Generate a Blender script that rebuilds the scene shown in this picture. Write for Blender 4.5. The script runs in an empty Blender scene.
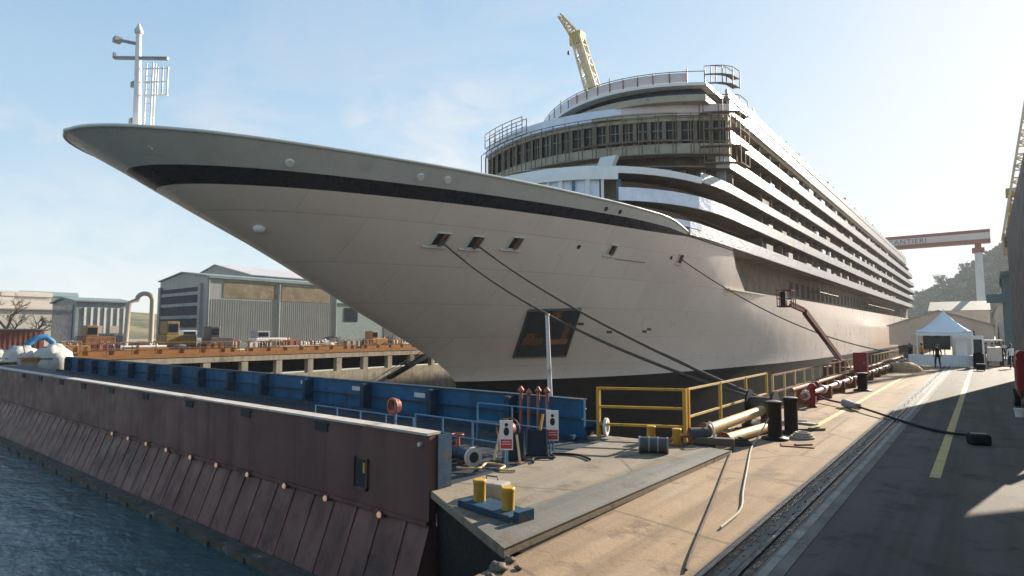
import bpy, bmesh, math, random
from mathutils import Vector, Matrix
random.seed(7)
S = bpy.context.scene
COL = S.collection
rad = math.radians

# ------------------------------------------------------------------ materials
def _n(nt, t, **kw):
    n = nt.nodes.new(t)
    for k, v in kw.items():
        setattr(n, k, v)
    return n

def noise(nt, vec, scale, detail=6, rough=.6, dist=0):
    n = _n(nt, 'ShaderNodeTexNoise')
    n.inputs['Scale'].default_value = scale; n.inputs['Detail'].default_value = detail
    n.inputs['Roughness'].default_value = rough; n.inputs['Distortion'].default_value = dist
    nt.links.new(vec, n.inputs['Vector'])
    return n.outputs['Fac']

def rng(nt, v, a, b, c=0., d=1.):
    m = _n(nt, 'ShaderNodeMapRange'); m.clamp = True
    for i, x in enumerate((a, b, c, d)):
        m.inputs[i + 1].default_value = x
    nt.links.new(v, m.inputs[0])
    return m.outputs[0]

def mix(nt, fac, a, b, blend='MIX'):
    m = _n(nt, 'ShaderNodeMix'); m.data_type = 'RGBA'; m.blend_type = blend
    if isinstance(fac, (int, float)): m.inputs[0].default_value = fac
    else: nt.links.new(fac, m.inputs[0])
    for i, x in ((6, a), (7, b)):
        if isinstance(x, (tuple, list)): m.inputs[i].default_value = (*x[:3], 1)
        else: nt.links.new(x, m.inputs[i])
    return m.outputs[2]

def maths(nt, op, a, b):
    m = _n(nt, 'ShaderNodeMath'); m.operation = op
    for i, x in enumerate((a, b)):
        if isinstance(x, (int, float)): m.inputs[i].default_value = x
        else: nt.links.new(x, m.inputs[i])
    return m.outputs[0]

def mapped(nt, vec, scale=(1, 1, 1), rot=(0, 0, 0)):
    m = _n(nt, 'ShaderNodeMapping')
    m.inputs['Scale'].default_value = scale; m.inputs['Rotation'].default_value = rot
    nt.links.new(vec, m.inputs['Vector'])
    return m.outputs[0]

def newmat(name):
    m = bpy.data.materials.new(name); m.use_nodes = True
    nt = m.node_tree
    p = nt.nodes['Principled BSDF']; p.inputs['Specular IOR Level'].default_value = .22
    g = _n(nt, 'ShaderNodeNewGeometry')
    return m, nt, p, g.outputs['Position']

def add_bump(nt, p, h, strength, dist=.02):
    b = _n(nt, 'ShaderNodeBump'); b.inputs['Strength'].default_value = strength
    b.inputs['Distance'].default_value = dist
    nt.links.new(h, b.inputs['Height']); nt.links.new(b.outputs[0], p.inputs['Normal'])

def mat(name, col, var=.18, scale=1.5, rough=.6, metal=0., bump=.2, bscale=18, dirt=None, dscale=.7, damt=.35,
        streak=0., bdist=.02, rvar=.15):
    m, nt, p, pos = newmat(name)
    c = mix(nt, rng(nt, noise(nt, pos, scale), .3, .7), [x * (1 - var) for x in col], [min(1, x * (1 + var)) for x in col])
    if streak:
        st = noise(nt, mapped(nt, pos, (1, 1, .06)), 2.2, 5, .65)
        c = mix(nt, rng(nt, st, .46, .66, 0, streak), c, [x * .35 for x in col])
    if dirt is not None:
        d = noise(nt, pos, dscale, 9, .72)
        t = .5 + (.5 - damt) * .36
        c = mix(nt, rng(nt, d, t, t + .12), c, dirt)
    nt.links.new(c, p.inputs['Base Color'])
    p.inputs['Metallic'].default_value = metal
    nt.links.new(rng(nt, noise(nt, pos, scale * 3), .3, .7, max(.03, rough - rvar), min(1, rough + rvar)), p.inputs['Roughness'])
    if bump:
        add_bump(nt, p, noise(nt, pos, bscale, 6, .65), bump, bdist)
    return m

M = {}
M['maroon'] = mat('maroon_steel', (.145, .074, .066), .16, .5, .55, 0, .25, 6, (.13, .075, .055), .5, .3, .5)
M['maroon_dark'] = mat('maroon_lower_steel', (.160, .078, .066), .28, .9, .55, 0, .3, 5, (.06, .035, .032), .8, .42, .75)
M['coping'] = mat('worn_pale_coping', (.45, .40, .35), .2, 2, .6, 0, .2, 12, (.2, .12, .09), 1.2, .35)
M['growth'] = mat('waterline_growth', (.085, .075, .06), .4, 2.5, .8, 0, .6, 10, (.30, .29, .26), 2.2, .25)
M['blue'] = mat('blue_gate_paint', (.010, .110, .225), .22, .8, .45, 0, .2, 8, (.02, .05, .10), .9, .35, .45)
M['blue_dk'] = mat('dark_blue_paint', (.013, .048, .085), .3, 2, .6, 0, .25, 12, (.085, .055, .04), 2.5, .42)
M['deck_dark'] = mat('dark_gate_deck', (.030, .038, .045), .3, 1.2, .7, 0, .3, 10, (.09, .065, .045), 1.0, .35)
M['blue_lt'] = mat('light_blue_rail_paint', (.10, .22, .34), .2, 3, .45, 0, .1, 20, (.16, .11, .08), 4, .25)
M['plate_label'] = mat('pale_label_plate', (.62, .58, .5), .15, 5, .6, 0, .05, 20, (.3, .25, .2), 5, .25)
M['slab'] = mat('worn_grey_steel_deck', (.30, .262, .205), .22, .8, .7, 0, .35, 9, (.36, .26, .16), .55, .45)
M['slab2'] = mat('grey_steel_edge_plate', (.215, .22, .20), .18, 1.2, .6, 0, .3, 14, (.30, .26, .2), .9, .35)
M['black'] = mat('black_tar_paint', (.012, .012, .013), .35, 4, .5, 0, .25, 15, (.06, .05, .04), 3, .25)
M['rubber'] = mat('black_rubber', (.018, .018, .018), .3, 4, .75, 0, .3, 20)
M['yellow'] = mat('yellow_paint', (.50, .29, .04), .15, 3, .5, 0, .15, 20, (.22, .12, .05), 4, .3)
M['yellow_dull'] = mat('dull_yellow_paint', (.24, .16, .06), .25, 2, .6, 0, .2, 20, (.12, .07, .04), 2, .4)
M['yellow_pale'] = mat('faded_yellow_paint', (.60, .44, .20), .15, 3, .55, 0, .15, 20, (.25, .15, .08), 4, .3)
M['white_paint'] = mat('white_paint', (.78, .77, .74), .06, 2, .45, 0, .08, 20)
M['white_dirty'] = mat('dirty_white_paint', (.62, .60, .56), .12, 2, .5, 0, .12, 20, (.35, .3, .25), 2, .3)
M['grey'] = mat('grey_metal', (.28, .28, .27), .2, 3, .5, .2, .15, 20, (.2, .13, .09), 3, .25)
M['grey_dk'] = mat('dark_grey_metal', (.09, .09, .09), .25, 3, .5, .2, .2, 20, (.14, .09, .06), 3, .3)
M['rust'] = mat('rusty_steel', (.22, .10, .045), .35, 2.5, .75, .1, .35, 14, (.10, .05, .03), 2, .4)
M['orange'] = mat('orange_red_lead', (.36, .17, .06), .25, 1.2, .65, 0, .25, 10, (.24, .11, .05), 1.2, .4)
M['red'] = mat('red_paint', (.25, .03, .028), .2, 3, .45, 0, .15, 18, (.14, .04, .03), 3, .3)
M['red_dk'] = mat('dull_dark_red_paint', (.17, .035, .028), .25, 2, .5, 0, .15, 18, (.10, .04, .03), 2, .35)
M['red_faded'] = mat('faded_red_pipe_paint', (.34, .11, .095), .2, 2, .55, 0, .15, 18, (.45, .33, .28), 2, .35)
M['rope'] = mat('mooring_rope', (.085, .07, .055), .3, 20, .85, 0, .5, 60)
M['rope_pale'] = mat('pale_rope', (.42, .38, .31), .2, 20, .85, 0, .5, 60)
M['cement'] = mat('rough_concrete', (.33, .30, .25), .2, 1.2, .8, 0, .4, 10, (.2, .17, .13), 1.3, .4, .25)
M['dockwall'] = mat('pale_dock_concrete', (.46, .39, .29), .18, .4, .8, 0, .4, 4, (.25, .2, .14), .4, .4, .5)
M['clad'] = mat('pale_shed_cladding', (.29, .29, .27), .08, .3, .5, .1, .08, 5, (.3, .28, .24), .3, .3, .25)
M['clad_dk'] = mat('grey_shed_cladding', (.22, .25, .25), .14, .4, .5, .1, .1, 6, (.14, .13, .11), .5, .35, .35)
M['clad_teal'] = mat('grey_green_roofing', (.19, .24, .23), .12, .4, .5, .1, .1, 6, (.14, .15, .13), .4, .35)
M['void'] = mat('painted_opening_dark', (.035, .04, .045), .3, .8, .8, 0, .1)  # dark colour paints in the shade inside openings and windows
M['rooflight'] = mat('brown_translucent_panel', (.20, .16, .10), .3, .6, .4, 0, .1, 8, (.3, .25, .17), .5, .4)
M['film'] = mat('white_protective_film', (.52, .51, .495), .16, .9, .42, 0, .8, 2.6, (.44, .46, .50), 1.4, .3, 0, .12)
M['film_blue'] = mat('bluish_protective_film', (.74, .80, .90), .08, .8, .42, 0, .7, 1.9, (.60, .66, .78), .9, .35, 0, .1)
M['film_pink'] = mat('pinkish_protective_film', (.72, .60, .58), .1, .9, .5, 0, .4, 1.8, (.70, .68, .68), .8, .4, 0, .1)
M['ship_white'] = mat('ship_white_paint', (.78, .78, .76), .05, .4, .3, 0, .04, 4, (.62, .60, .57), .5, .25)
M['primer'] = mat('darkened_brown_primer', (.165, .13, .098), .3, .7, .7, 0, .1, 8, (.16, .125, .09), .8, .35)  # darkened to deepen the shade in balconies, soffits and side recess
M['primer_pale'] = mat('pale_brown_primer', (.30, .255, .20), .2, .5, .7, 0, .1, 6, (.15, .12, .09), .6, .4, .3)
M['slab_beige'] = mat('beige_primer', (.42, .38, .30), .15, .8, .65, 0, .1, 8, (.26, .22, .17), 1.1, .35)
M['glass_dk'] = mat('dark_window_glass', (.012, .02, .03), .4, .8, .12, 0, 0)
M['glass_blue'] = mat('blue_window_glass', (.04, .10, .17), .4, .6, .12, 0, 0)
M['scaf'] = mat('scaffold_tube', (.20, .15, .10), .3, 3, .6, .3, .1)
M['scaf_board'] = mat('scaffold_boards', (.24, .18, .12), .3, 2, .8, 0, .2)
M['crane_yellow'] = mat('crane_yellow_paint', (.46, .31, .10), .15, .6, .5, 0, .1, 10, (.3, .2, .1), .8, .3)
M['crane_cream'] = mat('crane_cream_paint', (.62, .54, .36), .15, .6, .5, 0, .1, 10, (.4, .3, .15), .8, .3)
M['gantry_red'] = mat('gantry_maroon_paint', (.20, .055, .042), .15, .2, .5, 0, .1)
M['gantry_white'] = mat('gantry_white_paint', (.46, .43, .43), .08, .2, .5, 0, .05)
M['gantry_blue'] = mat('gantry_pale_blue_paint', (.42, .47, .50), .1, .2, .5, 0, .05)
M['letter'] = mat('dark_blue_lettering', (.04, .07, .12), .1, 1, .5, 0, 0)
M['teal'] = mat('teal_portal_paint', (.11, .16, .16), .15, .5, .5, 0, .1)
M['block_grey'] = mat('grey_primed_steel_block', (.10, .10, .105), .12, .5, .6, 0, .15, 8, (.14, .11, .09), .7, .35, .3)
M['canvas'] = mat('white_tent_canvas', (.80, .80, .78), .03, 1, .6, 0, .1, 3)
M['cloth_white'] = mat('white_table_cloth', (.78, .77, .75), .05, 2, .7, 0, .3, 4)
M['skin'] = mat('skin', (.45, .27, .19), .08, 6, .55, 0, 0)
M['cloth_black'] = mat('black_clothes', (.018, .018, .02), .3, 8, .8, 0, .1, 40)
M['cloth_navy'] = mat('navy_clothes', (.03, .04, .07), .3, 8, .8, 0, .1, 40)
M['cloth_orange'] = mat('orange_hi_vis', (.70, .22, .05), .15, 8, .7, 0, .1, 40)
M['cloth_grey'] = mat('grey_clothes', (.20, .19, .18), .2, 8, .8, 0, .1, 40)
M['hair'] = mat('dark_hair', (.03, .02, .015), .2, 10, .6, 0, .1)
M['sand'] = mat('tan_sand', (.42, .27, .13), .2, 5, .9, 0, .5, 14)
M['bark'] = mat('pale_bark', (.20, .15, .11), .2, 4, .9, 0, .4, 12)
M['leaf'] = mat('dull_green_foliage', (.055, .075, .04), .45, .09, .8, 0, 0)
M['stucco'] = mat('cream_stucco', (.56, .50, .41), .12, .3, .8, 0, .1, 5, (.38, .32, .24), .4, .3)
M['stucco_pink'] = mat('pale_tan_stucco', (.56, .48, .39), .12, .3, .8, 0, .1, 5, (.36, .3, .22), .4, .3)
M['tile'] = mat('pale_roof_sheet', (.40, .34, .27), .12, .4, .7, 0, .2, 6, (.3, .24, .18), .5, .35)
M['hill'] = mat('dry_hill_scrub', (.17, .15, .085), .4, .05, .9, 0, .3, 1, (.07, .085, .04), .06, .5)
M['tarp'] = mat('white_tarpaulin', (.50, .47, .41), .1, 2, .6, 0, .6, 3.5, (.45, .4, .33), 2, .3, 0, .06)
M['hose_blue'] = mat('blue_ducting', (.03, .15, .30), .2, 3, .5, 0, .4, 12)
M['brick_red'] = mat('brick_red_barge_paint', (.20, .075, .055), .2, 1, .7, 0, .2)
M['icon'] = mat('black_sign_print', (.03, .03, .03), .1, 3, .5, 0, 0)
M['sign_red'] = mat('red_sign_print', (.55, .06, .07), .1, 3, .5, 0, 0)
M['copper'] = mat('copper_red_primer', (.36, .13, .09), .2, 5, .5, .1, .1, 20)

def hull_material():
    m, nt, p, pos = newmat('hull_paint')
    sx = _n(nt, 'ShaderNodeSeparateXYZ'); nt.links.new(pos, sx.inputs[0])
    cb = _n(nt, 'ShaderNodeCombineXYZ')
    nt.links.new(sx.outputs['Y'], cb.inputs[0]); nt.links.new(sx.outputs['Z'], cb.inputs[1])
    br = _n(nt, 'ShaderNodeTexBrick')
    for k, v in (('Scale', 1.), ('Mortar Size', .035), ('Mortar Smooth', .6), ('Brick Width', 7.), ('Row Height', 2.3)):
        br.inputs[k].default_value = v
    br.inputs['Color1'].default_value = (1, 1, 1, 1); br.inputs['Color2'].default_value = (.93, .93, .925, 1)
    br.inputs['Mortar'].default_value = (.80, .78, .76, 1)
    nt.links.new(cb.outputs[0], br.inputs['Vector'])
    big = noise(nt, pos, .12, 6, .6)
    c = mix(nt, rng(nt, big, .3, .7), (.88, .72, .61), (.92, .785, .68))
    st = noise(nt, mapped(nt, pos, (1, 1, .05)), 1.1, 5, .6)
    c = mix(nt, rng(nt, st, .52, .78, 0, .14), c, (.54, .44, .365))
    c = mix(nt, 1., c, br.outputs['Color'], 'MULTIPLY')
    nt.links.new(c, p.inputs['Base Color'])
    nt.links.new(rng(nt, noise(nt, pos, .5), .3, .7, .24, .42), p.inputs['Roughness'])
    h = maths(nt, 'ADD', maths(nt, 'MULTIPLY', br.outputs['Fac'], -.25), maths(nt, 'MULTIPLY', noise(nt, pos, .45, 3, .5), 1.6))
    add_bump(nt, p, h, .32, .07)
    return m
M['hull'] = hull_material()
M['hull_upper'] = mat('hull_upper_grey_white', (.60, .58, .53), .06, .3, .35, 0, .08, .6, (.50, .49, .45), .3, .3, .1, .05)
M['stripe'] = mat('hull_black_stripe', (.014, .016, .026), .2, .6, .3, 0, .03)
M['boot'] = mat('black_antifouling', (.006, .0055, .005), .35, .4, .85, 0, .2, 4, (.01, .008, .006), .5, .35)

for k in ('hull', 'hull_upper', 'glass_dk', 'glass_blue', 'ship_white', 'film', 'film_blue'):
    M[k].node_tree.nodes['Principled BSDF'].inputs['Specular IOR Level'].default_value = .5
M['boot'].node_tree.nodes['Principled BSDF'].inputs['Specular IOR Level'].default_value = .06

def quay_material(name, base, pale, stain, joint=True):
    m, nt, p, pos = newmat(name)
    c = mix(nt, rng(nt, noise(nt, pos, .35, 8, .65), .32, .68), [x * .8 for x in base], [x * 1.14 for x in base])
    c = mix(nt, rng(nt, noise(nt, mapped(nt, pos, (1, .3, 1)), .55, 7, .7, .6), .56, .66, 0, .75), c, pale)
    trk = noise(nt, mapped(nt, pos, (1.6, .05, 1)), 1.1, 4, .6)
    c = mix(nt, rng(nt, trk,   .45, .66, 0, .7), c, [x * .45 for x in base])
    c = mix(nt, rng(nt, noise(nt, pos, 1.1, 9, .75), .53, .63, 0, .85), c, stain)
    c = mix(nt, rng(nt, noise(nt, pos, 7, 6, .7), .60, .72, 0, .6), c, stain)
    c = mix(nt, rng(nt, noise(nt, pos, 30, 3, .6), .3, .7, .0, .35), c, [x * .62 for x in base])
    if joint:
        vo = _n(nt, 'ShaderNodeTexVoronoi'); vo.feature = 'DISTANCE_TO_EDGE'; vo.inputs['Scale'].default_value = .32
        nt.links.new(pos, vo.inputs['Vector'])
        wob = maths(nt, 'ADD', vo.outputs['Distance'], maths(nt, 'MULTIPLY', noise(nt, pos, 3, 5), .02))
        c = mix(nt, rng(nt, wob, .012, .024, .8, 0), c, [x * .4 for x in base])
    nt.links.new(c, p.inputs['Base Color'])
    p.inputs['Roughness'].default_value = .85
    h = maths(nt, 'ADD', noise(nt, pos, 14, 8, .7), maths(nt, 'MULTIPLY', noise(nt, pos, 1.2, 6), 1.5))
    add_bump(nt, p, h, .5, .02)
    return m
M['quay'] = quay_material('sandy_quay_concrete', (.345, .235, .14), (.37, .295, .21), (.15, .10, .065))
M['asphalt'] = quay_material('worn_asphalt', (.14, .115, .09), (.22, .18, .14), (.058, .048, .04), False)
M['slab'] = quay_material('worn_deck_concrete', (.265, .215, .155), (.26, .245, .215), (.135, .095, .065))
M['slab2'] = quay_material('scuffed_edge_plate', (.19, .18, .155), (.225, .21, .175), (.12, .09, .065), False)
M['rubble'] = mat('dark_rubble', (.13, .11, .09), .3, 5, .9, 0, .6, 20)
M['track_strip'] = mat('pale_worn_strip', (.33, .29, .24), .25, 2, .7, 0, .3, 12, (.16, .12, .09), 2.5, .42)
M['railbed'] = mat('pale_track_concrete', (.22, .185, .15), .25, 1.5, .85, 0, .5, 9, (.16, .13, .10), 1.6, .42, 0)
M['line'] = mat('worn_yellow_line', (.56, .39, .15), .15, 3, .7, 0, .2, 20, (.36, .29, .20), 3.5, .42)
M['yard'] = quay_material('yard_ground', (.36, .29, .21), (.42, .36, .28), (.18, .13, .09), False)
M['basin'] = mat('dark_dock_floor', (.06, .05, .04), .3, .5, .8, 0, .3, 3)

def water_material():
    m, nt, p, pos = newmat('harbour_water')
    nt.links.new(mix(nt, rng(nt, noise(nt, pos, .2), .3, .7), (.028, .068, .076), (.046, .100, .110)), p.inputs['Base Color'])
    p.inputs['Roughness'].default_value = .07; p.inputs['IOR'].default_value = 1.33; p.inputs['Specular IOR Level'].default_value = .5
    w1 = noise(nt, mapped(nt, pos, (1, 1.7, 1), (0, 0, .5)), .75, 4, .55, .3)
    w2 = noise(nt, mapped(nt, pos, (1, 1.5, 1), (0, 0, -.3)), 3.2, 5, .6, .4)
    add_bump(nt, p, maths(nt, 'ADD', w1, maths(nt, 'MULTIPLY', w2, .30)), .55, .30)
    return m
M['water'] = water_material()

def emat(name, col, e):
    m = mat(name, col, .05, 3, .4, 0, 0)
    p = m.node_tree.nodes['Principled BSDF']
    p.inputs['Emission Color'].default_value = (*col, 1); p.inputs['Emission Strength'].default_value = e
    return m
M['lamp'] = emat('glowing_lamp_lens', (.70, .38, .24), .12)

# ------------------------------------------------------------------ mesh builder
class MB:
    def __init__(s):
        s.v = []; s.f = []; s.m = []; s.sm = []; s.cur = 0; s.smooth = False
    def add(s, vs, fs):
        k = len(s.v); s.v += [tuple(x) for x in vs]
        for f in fs:
            s.f.append([i + k for i in f]); s.m.append(s.cur); s.sm.append(s.smooth)
        return s
    def box(s, x0, y0, z0, x1, y1, z1):
        x0, x1 = sorted((x0, x1)); y0, y1 = sorted((y0, y1)); z0, z1 = sorted((z0, z1))
        return s.add([(x0, y0, z0), (x1, y0, z0), (x1, y1, z0), (x0, y1, z0), (x0, y0, z1), (x1, y0, z1), (x1, y1, z1), (x0, y1, z1)],
                     [(0, 3, 2, 1), (4, 5, 6, 7), (0, 1, 5, 4), (1, 2, 6, 5), (2, 3, 7, 6), (3, 0, 4, 7)])
    def obox(s, c, L, W, Hh, rz):
        c = Vector(c); u = Vector((math.cos(rz), math.sin(rz), 0)); w = Vector((-u.y, u.x, 0))
        vs = []
        for dz in (0, Hh):
            for a, b in ((-1, -1), (1, -1), (1, 1), (-1, 1)):
                vs.append(c + u * (a * L / 2) + w * (b * W / 2) + Vector((0, 0, dz)))
        return s.add(vs, [(0, 3, 2, 1), (4, 5, 6, 7), (0, 1, 5, 4), (1, 2, 6, 5), (2, 3, 7, 6), (3, 0, 4, 7)])
    def beam(s, p, q, w, h=None):
        h = h or w; p = Vector(p); q = Vector(q); d = (q - p).normalized()
        up = Vector((0, 0, 1)) if abs(d.z) < .95 else Vector((0, 1, 0))
        r = d.cross(up).normalized() * (w / 2); u = r.cross(d).normalized() * (h / 2)
        return s.add([p - r - u, p + r - u, p + r + u, p - r + u, q - r - u, q + r - u, q + r + u, q - r + u],
                     [(0, 1, 2, 3), (7, 6, 5, 4), (0, 4, 5, 1), (1, 5, 6, 2), (2, 6, 7, 3), (3, 7, 4, 0)])
    def tube(s, pts, r, n=8, r2=None, caps=True):
        pts = [Vector(p) for p in pts]; rings = []; N = len(pts)
        prev = None
        for i, p in enumerate(pts):
            d = (pts[min(i + 1, N - 1)] - pts[max(i - 1, 0)]).normalized()
            up = prev if prev is not None else (Vector((0, 0, 1)) if abs(d.z) < .9 else Vector((1, 0, 0)))
            a = d.cross(up)
            if a.length < 1e-4: a = d.cross(Vector((0, 1, 0)))
            a.normalize(); b = a.cross(d).normalized(); prev = b
            rr = r if r2 is None else r + (r2 - r) * i / max(1, N - 1)
            rings.append([p + a * (rr * math.cos(2 * math.pi * k / n)) + b * (rr * math.sin(2 * math.pi * k / n)) for k in range(n)])
        vs = [v for R in rings for v in R]; fs = []
        for i in range(N - 1):
            for k in range(n):
                fs.append((i * n + k, i * n + (k + 1) % n, (i + 1) * n + (k + 1) % n, (i + 1) * n + k))
        sm = s.smooth; s.smooth = n > 5; s.add(vs, fs); s.smooth = sm
        if caps:
            s.add(rings[0], [tuple(range(n))[::-1]]); s.add(rings[-1], [tuple(range(n))])
        return s
    def cyl(s, p, q, r, r2=None, n=14):
        return s.tube([p, q], r, n, r if r2 is None else r2)
    def lathe(s, c, prof, n=16):
        vs = []; fs = []; c = Vector(c)
        for r, z in prof:
            for k in range(n):
                a = 2 * math.pi * k / n
                vs.append(c + Vector((r * math.cos(a), r * math.sin(a), z)))
        for i in range(len(prof) - 1):
            for k in range(n):
                fs.append((i * n + k, i * n + (k + 1) % n, (i + 1) * n + (k + 1) % n, (i + 1) * n + k))
        sm = s.smooth; s.smooth = True; s.add(vs, fs); s.smooth = sm
        N = len(prof)
        s.add(vs[:n], [tuple(range(n))[::-1]]); s.add(vs[(N - 1) * n:], [tuple(range(n))])
        return s
    def prism(s, poly, z0, z1):
        n = len(poly)
        vs = [(x, y, z0) for x, y in poly] + [(x, y, z1) for x, y in poly]
        fs = [tuple(range(n))[::-1], tuple(range(n, 2 * n))] + [(i, (i + 1) % n, n + (i + 1) % n, n + i) for i in range(n)]
        return s.add(vs, fs)
    def extr(s, poly3, d):
        n = len(poly3); d = Vector(d)
        vs = [Vector(p) for p in poly3] + [Vector(p) + d for p in poly3]
        fs = [tuple(range(n))[::-1], tuple(range(n, 2 * n))] + [(i, (i + 1) % n, n + (i + 1) % n, n + i) for i in range(n)]
        return s.add(vs, fs)
    def sheet(s, poly, z):
        return s.add([(x, y, z) for x, y in poly], [tuple(range(len(poly)))])
    def loft(s, rings, closed=False):
        n = len(rings[0]); vs = [v for R in rings for v in R]; fs = []
        for i in range(len(rings) - 1):
            for k in range(n if closed else n - 1):
                fs.append((i * n + k, i * n + (k + 1) % n, (i + 1) * n + (k + 1) % n, (i + 1) * n + k))
        return s.add(vs, fs)
    def ball(s, c, r, seg=8, rings=6, sq=(1, 1, 1), jit=0):
        prof = [(math.sin(math.pi * i / rings), -math.cos(math.pi * i / rings)) for i in range(rings + 1)]
        vs = []; fs = []
        for a, b in prof:
            for k in range(seg):
                t = 2 * math.pi * k / seg; j = 1 + random.uniform(-jit, jit)
                vs.append((c[0] + r * sq[0] * a * math.cos(t) * j, c[1] + r * sq[1] * a * math.sin(t) * j, c[2] + r * sq[2] * b * j))
        for i in range(rings):
            for k in range(seg):
                fs.append((i * seg + k, i * seg + (k + 1) % seg, (i + 1) * seg + (k + 1) % seg, (i + 1) * seg + k))
        sm = s.smooth; s.smooth = True; s.add(vs, fs); s.smooth = sm
        return s
    def build(s, name, mats, parent=None, org=None, bev=0, fix=True, merge=0):
        o0 = Vector(ORG[parent.name]) if parent is not None else Vector(org if org is not None else (0, 0, 0))
        me = bpy.data.meshes.new(name)
        me.from_pydata([tuple(Vector(v) - o0) for v in s.v], [], s.f)
        for x in (mats if isinstance(mats, (list, tuple)) else [mats]):
            me.materials.append(M[x] if isinstance(x, str) else x)
        me.polygons.foreach_set('material_index', s.m); me.polygons.foreach_set('use_smooth', s.sm)
        if fix or merge:
            bm = bmesh.new(); bm.from_mesh(me)
            if merge: bmesh.ops.remove_doubles(bm, verts=bm.verts, dist=merge)
            if fix: bmesh.ops.recalc_face_normals(bm, faces=bm.faces)
            bm.to_mesh(me); bm.free()
        me.update()
        o = bpy.data.objects.new(name, me); COL.objects.link(o)
        ORG[o.name] = tuple(o0)
        if parent is not None: o.parent = parent
        else: o.location = o0
        if bev:
            b = o.modifiers.new('bevel', 'BEVEL'); b.width = bev; b.segments = 2; b.limit_method = 'ANGLE'
        return o
ORG = {}

def tag(o, label=None, cat=None, group=None, kind=None):
    for k, v in (('label', label), ('category', cat), ('group', group), ('kind', kind)):
        if v: o[k] = v
    return o
def thing(name, loc, label, cat, group=None):
    o = bpy.data.objects.new(name, None); COL.objects.link(o)
    o.location = loc; o.empty_display_size = .2; ORG[o.name] = tuple(loc)
    return tag(o, label, cat, group)
def struct(o): o['kind'] = 'structure'; return o
def dup(root, loc, label=None, rz=None, scale=None, group=None):
    r = root.copy(); COL.objects.link(r); r.location = loc; ORG[r.name] = tuple(loc)
    if rz is not None: r.rotation_euler.z = rz
    if scale: r.scale = (scale,) * 3 if isinstance(scale, (int, float)) else scale
    if label: r['label'] = label
    if group: r['group'] = group
    for ch in list(root.children):
        c = ch.copy(); COL.objects.link(c); c.parent = r
        for g in list(ch.children):
            d = g.copy(); COL.objects.link(d); d.parent = c
    return r

# ------------------------------------------------------------------ camera, sun, sky
cam = bpy.data.cameras.new('camera'); co = bpy.data.objects.new('camera', cam); COL.objects.link(co)
cam.sensor_width = 36; cam.lens = 592 / 1024 * 36; cam.clip_start = .1; cam.clip_end = 6000
co.location = (0, 0, 2.7); co.rotation_euler = (rad(90 + 4.25), 0, rad(38.5))
S.camera = co
SUN_AZ, SUN_EL = 11.0, 22.5     # degrees to the right of +Y, above the horizon
sd = Vector((math.sin(rad(SUN_AZ)) * math.cos(rad(SUN_EL)), math.cos(rad(SUN_AZ)) * math.cos(rad(SUN_EL)), math.sin(rad(SUN_EL))))
sl = bpy.data.lights.new('sun', 'SUN'); sl.energy = 4.0; sl.angle = rad(.5); sl.color = (1, .90, .76)
so = bpy.data.objects.new('sun', sl); COL.objects.link(so); so.rotation_euler = sd.to_track_quat('Z', 'Y').to_euler()
CLOUDS = [((-0.6606, 0.6812, 0.3154), 0.99144, 0.99939, 0.8), ((-0.7394, 0.5789, 0.3438), 0.99844, 0.9999, 0.75), ((-0.9509, 0.2868, 0.1164), 0.98769, 0.99939, 0.5)]   # bearing, edge and core cosines, amount
W = bpy.data.worlds.new('World'); S.world = W; W.use_nodes = True
nt = W.node_tree; bg = nt.nodes['Background']
sky = _n(nt, 'ShaderNodeTexSky'); sky.sky_type = 'NISHITA'; sky.sun_disc = False
sky.sun_elevation = rad(SUN_EL); sky.sun_rotation = rad(SUN_AZ)
sky.air_density = 1.0; sky.dust_density = .35; sky.ozone_density = 1.0; sky.altitude = 0
tc = _n(nt, 'ShaderNodeTexCoord')
sep = _n(nt, 'ShaderNodeSeparateXYZ'); nt.links.new(tc.outputs['Generated'], sep.inputs[0])
# thin cloud wisps low over the horizon, projected on a cloud layer
zc = maths(nt, 'MAXIMUM', sep.outputs['Z'], .03)
cbn = _n(nt, 'ShaderNodeCombineXYZ')
nt.links.new(maths(nt, 'DIVIDE', sep.outputs['X'], zc), cbn.inputs[0]); nt.links.new(maths(nt, 'DIVIDE', sep.outputs['Y'], zc), cbn.inputs[1])
cl = noise(nt, mapped(nt, cbn.outputs[0], (.55, 1.0, 1), (0, 0, .6)), 1.15, 9, .6, .5)
cf = maths(nt, 'MULTIPLY', rng(nt, cl, .54, .78, 0, .6), rng(nt, sep.outputs['Z'], .04, .16))
for dvec, c0, c1, amt in CLOUDS:
    dt = _n(nt, 'ShaderNodeVectorMath'); dt.operation = 'DOT_PRODUCT'
    nt.links.new(tc.outputs['Generated'], dt.inputs[0]); dt.inputs[1].default_value = dvec
    wob = noise(nt, mapped(nt, tc.outputs['Generated'], (1, 1, 2.2)), 9, 8, .65, .6)
    rag = maths(nt, 'MULTIPLY', rng(nt, dt.outputs['Value'], c0, c1), rng(nt, wob, .34, .66, 0, amt))
    cf = maths(nt, 'MAXIMUM', cf, rag)
lum = _n(nt, 'ShaderNodeRGBToBW'); nt.links.new(sky.outputs[0], lum.inputs[0])
skyc = mix(nt, cf, sky.outputs[0], mix(nt, 1., maths(nt, 'MULTIPLY', lum.outputs[0], 1.7), (1, .98, .95), 'MULTIPLY'))
skyc = mix(nt, 1., skyc, (.84, .965, 1.13), 'MULTIPLY')
vm = _n(nt, 'ShaderNodeVectorMath'); vm.operation = 'MULTIPLY_ADD'
nt.links.new(skyc, vm.inputs[0]); vm.inputs[1].default_value = (.38, .38, .38); vm.inputs[2].default_value = (1, 1, 1)
vd = _n(nt, 'ShaderNodeVectorMath'); vd.operation = 'DIVIDE'
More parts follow.
